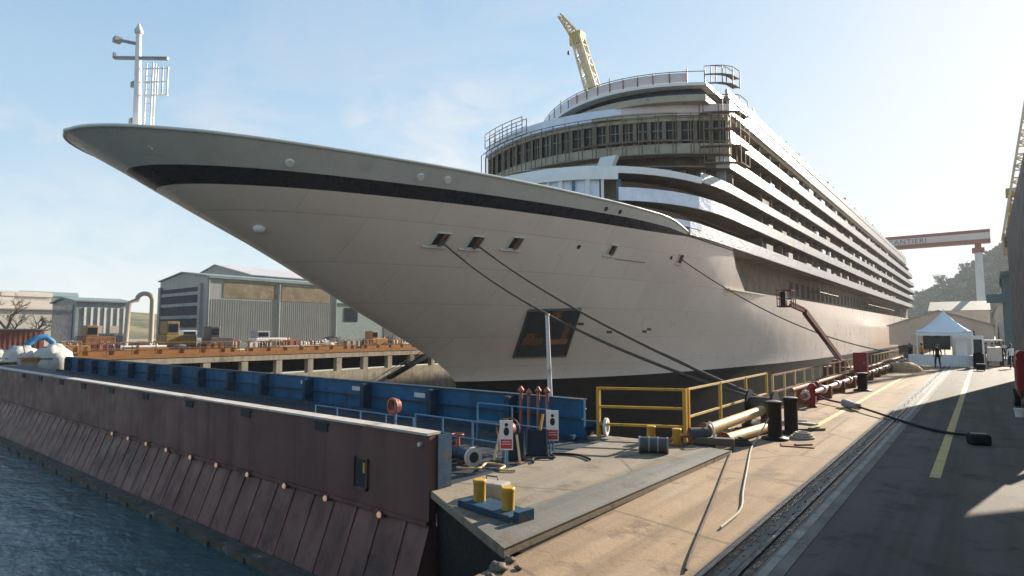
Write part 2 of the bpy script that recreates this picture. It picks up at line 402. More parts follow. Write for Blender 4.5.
nt.links.new(skyc, vd.inputs[0]); nt.links.new(vm.outputs[0], vd.inputs[1])
vg = _n(nt, 'ShaderNodeVectorMath'); vg.operation = 'MULTIPLY'
nt.links.new(vd.outputs[0], vg.inputs[0]); vg.inputs[1].default_value = (1.62, 1.62, 1.62)
hs = _n(nt, 'ShaderNodeHueSaturation'); hs.inputs['Saturation'].default_value = 1.22; hs.inputs['Value'].default_value = .97
nt.links.new(vg.outputs[0], hs.inputs['Color']); nt.links.new(hs.outputs[0], bg.inputs['Color']); bg.inputs['Strength'].default_value = .095
vs = S.view_settings; vs.view_transform = 'Standard'; vs.look = 'None'; vs.gamma = 1; vs.exposure = 1.75
S.cycles.max_bounces = 8; S.cycles.diffuse_bounces = 5; S.cycles.glossy_bounces = 3
S.cycles.use_denoising = True
#__PART2__

# ------------------------------------------------------------------ ground, dock, water
QX = -5.9; WX = -61.0; HEADY = 288.0
g = MB()
g.sheet([(QX, 13.9), (-4.55, 13.9), (-4.55, -40), (900, -40), (900, HEADY), (QX, HEADY)], 0)
g.add([(QX, 13.9, 0), (QX, HEADY, 0), (QX, HEADY, -9), (QX, 13.9, -9)], [(0, 1, 2, 3)])
g.add([(-4.55, -40, 0), (-4.55, 13.9, 0), (-4.55, 13.9, -6), (-4.55, -40, -6)], [(0, 1, 2, 3)])
struct(g.build('quay_ground', 'quay', fix=False))
g = MB(); g.sheet([(-900, 5.5), (WX - .9, 5.5), (WX - .9, HEADY), (-900, HEADY)], .25)
g.add([(-900, 5.5, .25), (WX - .9, 5.5, .25), (WX - .9, 5.5, -6), (-900, 5.5, -6)], [(0, 1, 2, 3)])
struct(g.build('yard_ground', 'yard', fix=False))
g = MB(); g.sheet([(-2500, HEADY), (2500, HEADY), (2500, 4000), (-2500, 4000)], -.004)
g.add([(WX, HEADY, 0), (QX, HEADY, 0), (QX, HEADY, -9), (WX, HEADY, -9)], [(0, 1, 2, 3)])
struct(g.build('land_ground', 'yard', fix=False))
g = MB(); g.sheet([(WX, 12.9), (QX, 12.9), (QX, HEADY), (WX, HEADY)], -9)
struct(g.build('dock_basin_floor', 'basin', fix=False))
g = MB(); g.sheet([(-2500, -2500), (2500, -2500), (2500, 7.2), (-2500, 7.2)], -1.8)
struct(g.build('harbour_water', 'water', fix=False))
# asphalt lane on the right
g = MB(); g.sheet([(-1.86, -40), (60, -40), (60, 56), (-1.86, 56)], .004)
struct(g.build('asphalt_road', 'asphalt', fix=False))
g = MB(); g.box(-2.66, -40, -.05, -1.86, 200, .012); struct(g.build('crane_track_bed', 'railbed'))
for x0, x1 in ((-2.64, -2.44), (-2.34, -2.14)):
    g = MB(); g.box(x0, -40, .0, x1, 200, .016); struct(g.build('rail_groove', 'black'))
    g = MB(); g.box(x0 + .05, -40, .014, x0 + .1, 200, .04); struct(g.build('crane_rail_track', 'grey_dk'))
g = MB(); g.sheet([(-2.10, -40), (-2.0, -40), (-2.0, 200), (-2.10, 200)], .0165); struct(g.build('pale_track_strip', 'track_strip', fix=False))
g = MB()
for k in range(160):
    y = 3 + k * .37 + random.uniform(-.1, .1); x = random.uniform(-2.44, -2.34)
    g.ball((x, y, .02), random.uniform(.01, .025), 5, 3, (1, 1.4, .6), .3)
tag(g.build('ballast_stones', 'railbed'), kind='stuff')
for x, y0, y1 in ((-.84, 13.65, 56), (-3.9, 18.5, 44)):
    g = MB(); g.sheet([(x - .085, y0), (x + .085, y0), (x + .085, y1), (x - .085, y1)], .009)
    struct(g.build('lane_marking', 'line', fix=False))
# west dock wall with its open service gallery
g = MB()
g.box(WX - .9, 12.9, -9, WX - .02, HEADY, -1.95); g.box(WX - .9, 12.9, -.35, WX - .02, HEADY, .249)
struct(g.build('dock_side_wall', 'dockwall'))
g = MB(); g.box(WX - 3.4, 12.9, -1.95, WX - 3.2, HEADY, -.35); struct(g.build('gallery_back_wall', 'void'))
g = MB()
y = 16.
while y < 140:
    g.box(WX - .75, y - .35, -1.95, WX - .06, y + .35, -.35); y += 3.9
struct(g.build('gallery_column_wall', 'dockwall'))
g = MB(); g.box(WX - .35, 13, .25, WX + .02, 150, .62); struct(g.build('dock_edge_kerb', 'orange'))

# platform slab between gate and quay
g = MB(); g.prism([(-7.25, 6.95), (-4.64, 5.66), (-4.48, 13.3), (-5.2, 13.6), (-7.9, 13.3), (-7.9, 12.9), (-7.25, 12.9)], -.02, .1)
struct(g.build('pavement_slab', 'slab', bev=.015))
g = MB(); g.prism([(-5.55, 6.12), (-4.63, 5.67), (-4.47, 13.3), (-4.95, 13.35)], .1, .112)
struct(g.build('pavement_edge_plate', 'slab2'))
g = MB(); g.prism([(-7.18, 7.05), (-4.8, 5.88), (-4.56, 6.0), (-4.56, 13.9), (-7.4, 13.9)], -6, -.02); struct(g.build('dark_recess_wall', 'black'))  # black stands in for the shade of the recess under the slab
for k, (x, y, s) in enumerate([(-4.45, 5.35, .11), (-4.35, 5.1, .07), (-4.5, 5.62, .07), (-4.28, 5.5, .045)]):
    b = MB(); b.ball((x, y, .02), s, 7, 5, (1.2, .9, .55), .3)
    tag(b.build('rubble_lump', 'rubble', org=(x, y, 0)),
        ['largest grey rubble lump at the quay corner by the dark recess', 'grey rubble lump nearest the bottom of the picture at the quay corner',
         'grey rubble lump touching the slab corner above the recess', 'smallest grey rubble chip beside the slab corner'][k], 'rubble', 'rubble at the quay corner')

# ------------------------------------------------------------------ dock gate
gate = thing('dock_gate', (-34, 7, -1.8), 'long floating dock gate with maroon outer side and blue inner bulwark', 'dock gate')
XL, XR = -61.0, -7.22
b = MB()
b.box(XL, 6.9, -.5, XR, 7.06, 1.0)
b.build('outer_wall', 'maroon', gate)
b = MB()
b.add([(XL, 6.9, -.42), (XR, 6.9, -.5), (XR, 6.1, -2.6), (XL, 6.1, -2.6), (XL, 7.1, -.42), (XR, 7.1, -.5), (XR, 7.1, -2.6), (XL, 7.1, -2.6)],
      [(0, 1, 2, 3), (4, 7, 6, 5), (1, 5, 6, 2), (0, 3, 7, 4), (0, 4, 5, 1), (3, 2, 6, 7)])
x = XR - .55
while x > XL:
    w = .03 if int(round((XR - .55 - x) / .67)) % 2 == 0 else .012
    b.add([(x - w, 6.8845, -.46), (x + w, 6.8845, -.46), (x + w, 6.096, -2.6), (x - w, 6.096, -2.6), (x - w, 6.99, -.46), (x + w, 6.99, -.46), (x + w, 6.2, -2.6), (x - w, 6.2, -2.6)],
          [(0, 1, 2, 3), (1, 5, 6, 2), (4, 0, 3, 7), (0, 4, 5, 1)])
    x -= .67
b.build('flared_side', 'maroon_dark', gate)
b = MB(); b.box(XL, 6.84, -.44, XR, 6.95, -.38); b.build('knuckle_strip', 'maroon_dark', gate)
b = MB(); b.box(XL, 6.84, 1.0, XR + .01, 7.14, 1.04); b.build('coping', 'coping', gate)
b = MB(); b.box(XL, 6.08, -1.95, XR, 6.4, -1.66)
for k in range(36):
    x = XL + 1 + k * 1.5; b.box(x, 6.04, -1.9, x + .5, 6.08, -1.7)
b.build('waterline_ledge', 'growth', gate)
for i, (x, z) in enumerate([(-31.88, .86), (-29.38, .86), (-26.7, .86), (-24.26, .86), (-21.61, .86), (-18.92, .86), (-16.08, .86), (-13.21, .87), (-10.25, .86)]):
    b = MB(); b.box(x - .2, 6.875, z - .09, x + .2, 6.9, z + .05); b.box(x - .24, 6.86, z + .05, x + .24, 6.9, z + .075)
    b.build('notch', 'void', gate)
for x in (-21.04, -19.75, -18.43, -17.1, -15.67, -14.29, -12.85, -11.35, -9.92, -8.33):
    b = MB(); z = -.40 - (x + 21) * .004
    b.cyl((x, 6.9, z), (x, 6.78, z), .068, .058, 12)
    l = b.build('lamp', 'grey_dk', gate)
    c = MB(); c.cyl((x, 6.78, z), (x, 6.755, z), .058, .04, 12); c.build('lens', 'lamp', l)
b = MB(); x, z = -8.98, .14
b.box(x - .17, 6.88, z - .24, x + .17, 6.905, z + .24)
wn = b.build('window_opening', 'void', gate)
f = MB()
f.box(x - .22, 6.85, z - .28, x - .17, 6.9, z + .28); f.box(x + .17, 6.85, z - .28, x + .2, 6.9, z + .28)
f.box(x - .2, 6.85, z - .28, x + .2, 6.9, z - .24); f.build('frame', 'maroon_dark', wn)
b = MB(); b.box(x + .07, 6.865, z + .02, x + .13, 6.885, z + .2); b.build('latch', 'yellow', gate)
b = MB(); b.cyl((-7.42, 6.9, .84), (-7.42, 6.84, .84), .035, .035, 10); b.build('reflector', 'plate_label', gate)
# right end and deck
b = MB(); b.box(XR - .02, 7.06, .0, XR + .04, 7.32, .98); b.box(XR - .3, 7.32, 0, XR + .04, 7.38, .98); b.build('end_bracket', 'blue_dk', gate)
b = MB(); b.box(XL, 7.06, -.3, XR - .03, 12.8, .06); b.build('deck', 'deck_dark', gate)
# inner blue bulwark with ribs
b = MB()
b.box(-49, 12.8, 0, -7.9, 12.9, 1.0); b.build('inner_bulwark', 'blue', gate)
b = MB(); b.box(-49, 12.72, 1.0, -7.9, 12.98, 1.03); b.box(-49, 12.7, .52, -7.9, 12.8, .56); b.build('bulwark_rail', 'blue_dk', gate)
for x in (-10.1, -13.09, -16.3, -19.72, -22.84, -25.57, -28.4, -31.08, -34.1, -36.81, -39.82, -42.67, -45.24, -47.8):
    b = MB(); b.box(x - .09, 12.45, 0, x + .09, 12.8, .98); b.build('rib', 'blue_dk', gate)
for x, z in ((-23.23, .84), (-20.18, .8), (-17.01, .76), (-13.84, .74)):
    b = MB(); b.box(x - .24, 12.775, z - .07, x + .24, 12.8, z + .07); b.build('label_plate', 'plate_label', gate)
b = MB(); b.box(-49, 12.3, 0, -7.9, 12.44, .2); b.build('foot_pipe', 'blue_dk', gate)

# ------------------------------------------------------------------ things on the platform
def twin_bollard(loc, label, base=True, h=.36, gap=.72, r=.105, ang=0):
    t = thing('mooring_bollard', loc, label, 'bollard', 'yellow twin bollards')
    x, y, z = loc; u = (math.cos(ang), math.sin(ang))
    if base:
        b = MB(); b.obox((x, y, z), gap + .5, .44, .1, ang); b.build('base', 'blue_dk', t, bev=.015)
        b = MB(); b.obox((x + u[0] * (gap / 2 + .32), y + u[1] * (gap / 2 + .32), z), .1, .3, .16, ang); b.build('lug', 'blue_dk', t)
    else:
        b = MB(); b.obox((x, y, z), gap + .4, .4, .04, ang); b.build('base', 'rust', t)
    for s in (-1, 1):
        px, py = x + s * gap / 2 * u[0], y + s * gap / 2 * u[1]
        b = MB(); z0 = z + (.1 if base else .04)
        b.lathe((px, py, z0), [(r, 0), (r, h - .06), (r * 1.1, h - .045), (r * 1.1, h - .01), (r * .95, h)], 20)
        b.build('post', 'yellow', t)
    return t
twin_bollard((-5.69, 6.72, .1), 'yellow twin bollard on a blue base at the front of the slab', True, .31, .62, .092, rad(-8))
twin_bollard((-5.98, 13.22, .1), 'pair of short yellow bollard posts under the yellow railing', False, .34, .64, .1, rad(0))
t = thing('concrete_block', (-6.2, 7.3, .1), 'grey weathered concrete block behind the front yellow bollard', 'block')
b = MB(); b.obox((-6.2, 7.3, .1), .5, .32, .24, rad(12)); b.build('body', 'cement', t, bev=.03)
b = MB(); b.tube([(-6.31, 7.28, .37), (-6.31, 7.28, .42), (-6.11, 7.32, .42), (-6.11, 7.32, .37)], .012, 6); b.build('lifting_loop', 'grey_dk', t)
t = thing('fuel_drum', (-5.75, 12.1, .1), 'dark grey drum lying on its side before the short yellow posts', 'drum')
b = MB(); b.cyl((-5.98, 11.95, .27), (-5.42, 12.2, .27), .165, .165, 20); b.build('shell', 'grey_dk', t)
for q in (.02, .35, .65, .98):
    p0 = Vector((-5.98, 11.95, .27)).lerp(Vector((-5.42, 12.2, .27)), q); d = Vector((.56, .25, 0)).normalized() * .018
    b = MB(); b.cyl(p0 - d, p0 + d, .175, .175, 20); b.build('hoop', 'grey', t)

def handrail(loc, x0, x1, y, h, n, label, m='blue_lt'):
    t = thing('handrail', loc, label, 'handrail', 'blue handrails by the gate end')
    z0 = loc[2]
    for zz in (h, h * .55):
        b = MB(); b.cyl((x0, y, z0 + zz), (x1, y, z0 + zz), .016, None, 8); b.build('rail', m, t)
    for i in range(n):
        x = x0 + (x1 - x0) * i / (n - 1)
        b = MB(); b.cyl((x, y, z0), (x, y, z0 + h), .02, None, 8); b.build('post', m, t)
    return t
handrail((-8.6, 9.2, .06), -10.1, -7.5, 9.2, .80, 4, 'blue handrail nearest the maroon wall beside the first sign')
handrail((-8.8, 10.9, .06), -9.75, -7.6, 10.9, .92, 3, 'blue handrail behind the nearer one ending at the far sign')
handrail((-12.5, 9.6, .06), -14.6, -10.6, 9.6, .62, 5, 'low blue handrail left of the reel standing behind the coping')

def sign(x, y, z0, z1, w, label):
    t = thing('warning_sign', (x, y, .1), label, 'sign', 'red and white warning signs')
    a = rad(38); ux, uy = math.cos(a), math.sin(a); h = z1 - z0
    def pt(u, v, d): return (x + ux * u + uy * d, y + uy * u - ux * d, z0 + v)
    def panel(u0, u1, v0, v1, d0, d1):
        m = MB(); m.extr([pt(u0, v0, d0), pt(u1, v0, d0), pt(u1, v1, d0), pt(u0, v1, d0)], (uy * (d1 - d0), -ux * (d1 - d0), 0)); return m
    panel(-w / 2, w / 2, 0, h, 0, .015).build('board', 'white_paint', t)
    panel(-w * .42, w * .42, h * .05, h * .36, .015, .02).build('red_panel', 'sign_red', t)
    m = MB()
    cx, cz = 0., h * .66
    m.extr([pt(cx + .055 * math.cos(k * math.pi / 6), cz - .02 + .085 * math.sin(k * math.pi / 6), .016) for k in range(12)], (uy * .005, -ux * .005, 0))
    m.extr([pt(cx + .035 * math.cos(k * math.pi / 5), cz + .11 + .035 * math.sin(k * math.pi / 5), .016) for k in range(10)], (uy * .005, -ux * .005, 0))
    m.build('pictogram', 'icon', t)
    m = panel(-w * .3, w * .3, h * .27, h * .29, .02, .023); n_ = panel(-w * .34, w * .34, h * .19, h * .21, .02, .023); k = len(m.v)
    m.v += n_.v; m.f += [[i + k for i in f] for f in n_.f]; m.m += n_.m; m.sm += n_.sm
    m.build('text_line', 'white_paint', t)
    m = MB(); m.cyl((x, y + .02, .1), (x, y + .02, z0 + h * .9), .02, None, 8); m.build('post', 'blue_lt', t)
sign(-7.42, 9.15, .40, .97, .26, 'white and red warning sign on the nearer blue handrail')
sign(-7.52, 10.88, .32, .98, .27, 'white and red warning sign farther back near the blue bulwark end')

def valve(loc, ang, label, s=1.):
    t = thing('pipe_valve', loc, label, 'valve', 'blue flanged pipe valves')
    o = Vector(loc); u = Vector((math.cos(ang), math.sin(ang), 0)); z = Vector((0, 0, .2 * s))
    b = MB(); b.cyl(o + z - u * .6 * s, o + z + u * .35 * s, .12 * s, None, 16); b.build('pipe', 'blue_dk', t)
    b = MB(); b.cyl(o + z + u * .35 * s, o + z + u * .41 * s, .19 * s, None, 18); b.build('flange', 'white_dirty', t)
    b = MB(); b.cyl(o + z + u * .411 * s, o + z + u * .418 * s, .105 * s, None, 18); b.build('bore', 'void', t)
    b = MB(); b.cyl(o + z - u * .2 * s, o + z - u * .2 * s + Vector((0, 0, .34 * s)), .055 * s, .04 * s, 12); b.build('bonnet', 'copper', t)
    b = MB(); c = o + z - u * .2 * s + Vector((0, 0, .36 * s))
    b.tube([c + Vector((math.cos(k * math.pi / 6) * .12 * s, math.sin(k * math.pi / 6) * .12 * s, 0)) for k in range(13)], .014 * s, 6); b.build('handwheel', 'copper', t)
    b = MB(); b.cyl(o + z - u * .42 * s, o + z - u * .47 * s, .17 * s, None, 16); b.build('flange', 'blue_dk', t)
    b = MB(); b.box(o.x - .08, o.y - .08, o.z, o.x + .08, o.y + .08, o.z + .12); b.build('saddle', 'grey_dk', t)
valve((-8.3, 8.85, .06), rad(-15), 'blue flanged valve with a pale ring beside the first sign')
valve((-7.95, 13.15, .1), rad(15), 'blue flanged valve at the right end of the blue bulwark', 1.15)
# braces (yellow/white struts) and dark mats
for k, (p, q, m, lab) in enumerate([
        ((-7.9, 9.35, .1), (-8.15, 9.9, .75), 'yellow_pale', 'leaning pale yellow strut left of the nearer sign'),
        ((-7.35, 9.5, .1), (-7.75, 9.9, .55), 'yellow_pale', 'short leaning pale strut right of the nearer sign'),
        ((-7.75, 10.6, .1), (-7.68, 10.75, .9), 'yellow', 'upright yellow strut between the two signs')]):
    t = thing('strut', p, lab, 'strut', 'struts by the warning signs')
    b = MB(); b.beam(p, q, .045); b.build('bar', m, t)
    b = MB(); b.box(p[0] - .07, p[1] - .07, p[2], p[0] + .07, p[1] + .07, p[2] + .015); b.build('foot', 'rust', t)
for k, (x, y, lab) in enumerate([(-7.75, 9.75, 'dark sheet-metal chute leaning behind the nearer sign'), (-7.6, 10.35, 'dark sheet-metal chute leaning before the far sign')]):
    t = thing('metal_chute', (x, y, .1), lab, 'chute', 'dark chutes by the signs')
    b = MB(); b.extr([(x - .3, y + .1, .55), (x + .05, y + .35, .55), (x + .35, y - .05, .11), (x, y - .3, .11)], (0, 0, .02)); b.build('pan', 'black', t)
    b = MB(); b.beam((x - .3, y + .1, .58), (x, y - .3, .14), .03, .06); b.beam((x + .05, y + .35, .58), (x + .35, y - .05, .14), .03, .06); b.build('lip', 'grey_dk', t)
t = thing('hose_reel', (-8.6, 10.2, .06), 'copper red hose reel in front of the blue bulwark', 'reel')
b = MB(); b.cyl((-8.35, 10.25, .55), (-8.35, 10.45, .55), .16, None, 18); b.build('drum', 'copper', t)
for yy in (10.24, 10.46):
    b = MB(); b.tube([(-8.35 + .24 * math.cos(k * math.pi / 9), yy, .55 + .24 * math.sin(k * math.pi / 9)) for k in range(19)], .016, 6); b.build('rim', 'rust', t)
b = MB(); b.beam((-8.6, 10.35, .06), (-8.35, 10.35, .55), .04); b.beam((-8.1, 10.35, .06), (-8.35, 10.35, .55), .04); b.build('stand', 'blue_lt', t)
t = thing('coiled_hose', (-11.0, 9.3, .06), 'reddish brown hose coil hung behind the maroon coping', 'hose')
b = MB()
for k in range(4):
    b.tube([(-11.0 + .16 * math.cos(j * math.pi / 8) * (1 - .1 * k), 9.3 + .05 * k, .95 + .18 * math.sin(j * math.pi / 8) * (1 - .08 * k)) for j in range(17)], .03, 6)
b.build('coil', 'copper', t)
b = MB(); b.beam((-11, 9.4, .06), (-11, 9.4, 1.1), .05); b.build('hanger', 'blue_lt', t)
for k, (p, m, lab) in enumerate([
        ([(-7.95, 8.3, .13), (-7.6, 8.55, .13), (-7.75, 8.95, .13), (-7.35, 9.0, .13), (-7.2, 8.7, .13), (-6.9, 8.85, .13)], 'yellow_pale', 'pale yellow hose snaking in front of the ringed blue valve'),
        ([(-7.1, 9.6, .13), (-7.3, 9.9, .13), (-7.0, 10.2, .14), (-7.3, 10.5, .13), (-6.8, 10.75, .13), (-6.3, 10.5, .13)], 'rubber', 'black hose lying loose on the slab beside the signs'),
        ([(-8.9, 8.0, .1), (-8.6, 8.5, .1), (-9.1, 8.8, .1), (-8.8, 9.2, .3), (-8.7, 9.5, .1)], 'copper', 'reddish hose tangled behind the maroon wall end')]):
    P_ = [Vector(q) for q in p]; F = []
    for i in range(len(P_) - 1):
        a, b_, c_, d_ = P_[max(0, i - 1)], P_[i], P_[i + 1], P_[min(len(P_) - 1, i + 2)]
        for q in range(6):
            u = q / 6; F.append(.5 * (2 * b_ + (c_ - a) * u + (2 * a - 5 * b_ + 4 * c_ - d_) * u * u + (3 * b_ - a - 3 * c_ + d_) * u ** 3))
    c = MB(); c.tube(F, .024, 7); tag(c.build('loose_hose', m, org=p[0]), lab, 'hose', 'hoses around the gate end')
for i, (x, h) in enumerate(((-9.64, 1.22), (-9.38, 1.17), (-9.08, 1.24), (-8.8, 1.24))):
    t = thing('vent_pipe', (x, 12.5, .06), ['first copper red vent pipe from the left against the blue bulwark', 'second copper red vent pipe from the left, the shortest',
        'third copper red vent pipe from the left against the blue bulwark', 'rightmost copper red vent pipe beside the pale pole'][i], 'vent pipe', 'copper red vent pipes')
    b = MB(); b.cyl((x, 12.5, .06), (x, 12.5, h - .1), .045, None, 10); b.build('stem', 'copper', t)
    b = MB(); b.lathe((x, 12.5, h - .1), [(.03, 0), (.085, .02), (.085, .07), (.04, .12), (.02, .16)], 12); b.build('cap', 'copper', t)
t = thing('signal_pole', (-9.1, 13.2, -1), 'thin pale pole rising in front of the dark hull opening', 'pole')
b = MB(); b.cyl((-9.1, 13.2, -1.2), (-9.28, 13.2, 3.15), .075, .05, 12); b.build('tube', 'white_dirty', t)
b = MB(); b.cyl((-9.28, 13.2, 3.15), (-9.28, 13.2, 3.2), .07, .06, 12); b.build('cap', 'grey', t)

# ------------------------------------------------------------------ railings
def railing(name, pts, zs, h, m_post, m_rail, label, rails=3, pw=.07, rw=.045, group='safety railings along the dock edge', sub=1.2, cat='railing'):
    t = thing(name, (*pts[0], zs), label, cat, group)
    for (a, b_) in zip(pts[:-1], pts[1:]):
        a = Vector((*a, zs)); b_ = Vector((*b_, zs)); L = (b_ - a).length; n = max(1, round(L / sub))
        for k in range(rails):
            zz = Vector((0, 0, h * (k + 1) / rails - (.0 if k == rails - 1 else .02)))
            m = MB(); m.beam(a + zz, b_ + zz, rw); m.build('rail', m_rail, t)
        for i in range(n + 1):
            p = a.lerp(b_, i / n)
            m = MB(); m.beam(p, p + Vector((0, 0, h + .02)), pw); m.build('post', m_post, t)
    return t
railing('safety_railing', [(-7.62, 13.05), (-5.75, 13.95)], 0, 1.3, 'yellow', 'yellow', 'yellow three-bar railing across the front of the dark dock', 3, .085, .058, sub=3)
railing('safety_railing', [(-5.75, 14.15), (-5.85, 21.2)], 0, 1.3, 'yellow', 'yellow_pale', 'yellow-posted railing with pale bars running along the dock edge', 2, .075, .05, sub=2.2)
railing('safety_railing', [(-6.0, 22.5), (-6.0, 62)], 0, 1.15, 'yellow_pale', 'rust', 'long rusty tan railing along the dock edge behind the red pipe', 2, .07, .06, sub=1.6)

# ------------------------------------------------------------------ quay equipment
def post_bollard(loc, h, r, label):
    t = thing('mooring_post', loc, label, 'bollard', 'black mooring posts')
    b = MB(); b.lathe(loc, [(r * 1.9, 0), (r * 1.9, .05), (r * 1.1, .09)], 20); b.build('base', 'black', t)
    b = MB(); b.lathe((loc[0], loc[1], loc[2] + .09), [(r, 0), (r, h - .2), (r * 1.12, h - .17), (r * 1.12, h - .09)], 20); b.build('stem', 'black', t)
    b = MB(); b.lathe((loc[0], loc[1], loc[2] + h), [(r * 1.05, 0), (r * .7, .02), (r * .3, .025)], 20); b.build('cap', 'grey_dk', t)
post_bollard((-4.25, 16.0, 0), .95, .17, 'tall black mooring post nearest the camera beside the winch')
post_bollard((-4.15, 17.2, 0), .95, .17, 'tall black mooring post just behind the nearest one')
post_bollard((-4.5, 31.6, 0), .82, .2, 'black mooring post standing alone beside the red pipe')
t = thing('winch', (-5.0, 17.6, 0), 'black mooring winch with drum behind the tall black posts', 'winch')
b = MB(); b.box(-5.45, 17.2, 0, -4.65, 18.5, .14); b.build('bed', 'black', t)
b = MB(); b.cyl((-5.35, 17.85, .62), (-4.75, 17.85, .62), .24, None, 18); b.build('drum', 'rope', t)
for xx in (-5.4, -4.72):
    b = MB(); b.cyl((xx - .03, 17.85, .62), (xx + .03, 17.85, .62), .42, None, 20); b.build('drum_flange', 'black', t)
    b = MB(); b.box(xx - .06, 17.6, .14, xx + .06, 18.1, .75); b.build('bearing_stand', 'grey_dk', t)
b = MB(); b.box(-5.2, 18.15, .14, -4.85, 18.5, .75); b.build('motor', 'grey', t)
for s in (0, 1):
    t = thing('yellow_pipe', (-6.0 + .35 * s, 17, 0), ['upper yellow pipe lying along the dock railing', 'lower yellow pipe lying on the ground beside the upper one'][s], 'pipe', 'yellow pipes by the railing')
    p = [(-5.35, 14.2, .34), (-5.0, 17.6, .5)] if s == 0 else [(-4.98, 14.4, .13), (-4.72, 17.0, .13)]
    b = MB(); b.cyl(p[0], p[1], .13, None, 16); b.build('barrel', 'yellow_pale', t)
    for e in (0, 1):
        q = Vector(p[e]); d = (Vector(p[1]) - Vector(p[0])).normalized() * (.04 if e else -.04)
        b = MB(); b.cyl(q, q + d, .19, None, 16); b.build('collar', 'rust', t)
t = thing('pump', (-5.35, 13.75, 0), 'black pump with pale wheel at the foot of the yellow railing', 'pump')
b = MB(); b.cyl((-5.5, 13.6, .3), (-5.2, 13.9, .3), .17, None, 16); b.build('housing', 'grey_dk', t)
b = MB(); b.tube([(-5.14 + .2 * math.cos(k * math.pi / 9) * .7, 13.94 - .2 * math.cos(k * math.pi / 9) * .7, .36 + .22 * math.sin(k * math.pi / 9)) for k in range(19)], .025, 6); b.build('handwheel', 'white_dirty', t)
b = MB(); b.box(-5.6, 13.5, .0, -5.05, 14.0, .13); b.build('bed', 'black', t)
b = MB(); b.tube([(-5.5, 13.5, .3), (-5.75, 13.3, .28), (-5.9, 13.35, .12)], .05, 8); b.build('inlet', 'copper', t)
t = thing('timber_baulk', (-4.95, 13.95, 0), 'tarred timber baulk lying before the pump at the slab end', 'timber')
b = MB(); b.obox((-5.05, 13.75, .11), 1.0, .2, .16, rad(20)); b.build('beam', 'primer', t, bev=.02)
b = MB(); b.obox((-5.45, 13.6, .105), .06, .23, .19, rad(20)); b.build('strap', 'rust', t)
# red pipeline
t = thing('pipeline', (-5.0, 24, 0), 'long faded red fire-water pipe with white flanges along the dock edge', 'pipeline')
b = MB(); b.cyl((-5.15, 23.0, .42), (-5.15, 60, .42), .1, None, 12); b.build('pipe', 'red_faded', t)
b = MB(); b.cyl((-5.5, 23.0, .62), (-5.5, 60, .62), .08, None, 12); b.build('upper_pipe', 'rust', t)
for k in range(13):
    y = 23.4 + k * 2.9
    b = MB(); b.cyl((-5.15, y, .42), (-5.15, y + .12, .42), .17, None, 12); b.build('flange', 'white_dirty', t)
    b = MB(); b.box(-5.65, y + .9, 0, -4.98, y + 1.0, .52); b.build('support', 'rust', t)
def hydrant(x, y, s, label):
    t = thing('fire_hydrant', (x, y, 0), label, 'hydrant', 'red hydrants on the pipe')
    b = MB(); b.lathe((x, y, 0), [(.15 * s, 0), (.15 * s, .05), (.1 * s, .07), (.1 * s, .6 * s), (.14 * s, .62 * s), (.14 * s, .72 * s), (.06 * s, .82 * s)], 16); b.build('barrel', 'red', t)
    for d in (-1, 1):
        b = MB(); b.cyl((x, y, .45 * s), (x + .2 * s, y + d * .12, .45 * s), .055 * s, None, 12); b.build('outlet', 'red', t)
    b = MB(); b.cyl((x - .12, y, .85 * s), (x + .12, y, .85 * s), .02, None, 8); b.build('valve_handle', 'grey_dk', t)
hydrant(-4.95, 23.6, 1.05, 'dark red hydrant at the near end of the red pipe')
hydrant(-5.35, 26.2, .9, 'dark red hydrant second along the red pipe')
t = thing('hose_cabinet', (-5.2, 36.8, 0), 'upright red hose cabinet behind the lone black post', 'cabinet')
b = MB(); b.box(-5.6, 36.5, .55, -4.95, 37.0, 1.6); b.build('case', 'red', t, bev=.02)
b = MB(); b.box(-5.52, 36.485, .62, -5.03, 36.5, 1.53); b.build('door', 'red', t)
b = MB(); b.box(-5.1, 36.46, 1.0, -5.06, 36.485, 1.15); b.build('handle', 'grey', t)
for xx in (-5.42, -5.03):
    b = MB(); b.beam((xx, 36.75, 0), (xx, 36.75, .5), .07); b.build('leg', 'grey_dk', t)
t = thing('sand_pile', (-4.4, 48.6, 0), 'small tan sand pile near the white tent', 'sand pile')
b = MB(); b.ball((-4.4, 48.6, 0), 1.0, 14, 8, (1.15, 1., .62), .12); b.build('heap', 'sand', t)
b = MB(); b.extr([(-4.9, 48.0, .3), (-3.9, 47.9, .3), (-4.0, 48.7, .58), (-4.8, 48.8, .6)], (0, 0, .012)); b.build('tarpaulin', 'tarp', t)

def crom(P, n=6):
    P = [Vector(p) for p in P]; Q = [P[0] * 2 - P[1]] + P + [P[-1] * 2 - P[-2]]; out = []
    for i in range(1, len(Q) - 2):
        for k in range(n):
            t_ = k / n; a, b_, c_, d_ = Q[i - 1], Q[i], Q[i + 1], Q[i + 2]
            v_ = .5 * ((2 * b_) + (c_ - a) * t_ + (2 * a - 5 * b_ + 4 * c_ - d_) * t_ ** 2 + (3 * b_ - a - 3 * c_ + d_) * t_ ** 3)
            v_.z = max(v_.z, .018); out.append(v_)
    return out + [P[-1]]
def sag(p, q, s, n=24):
    p = Vector(p); q = Vector(q)
    return [p.lerp(q, i / n) - Vector((0, 0, s * 4 * (i / n) * (1 - i / n))) for i in range(n + 1)]
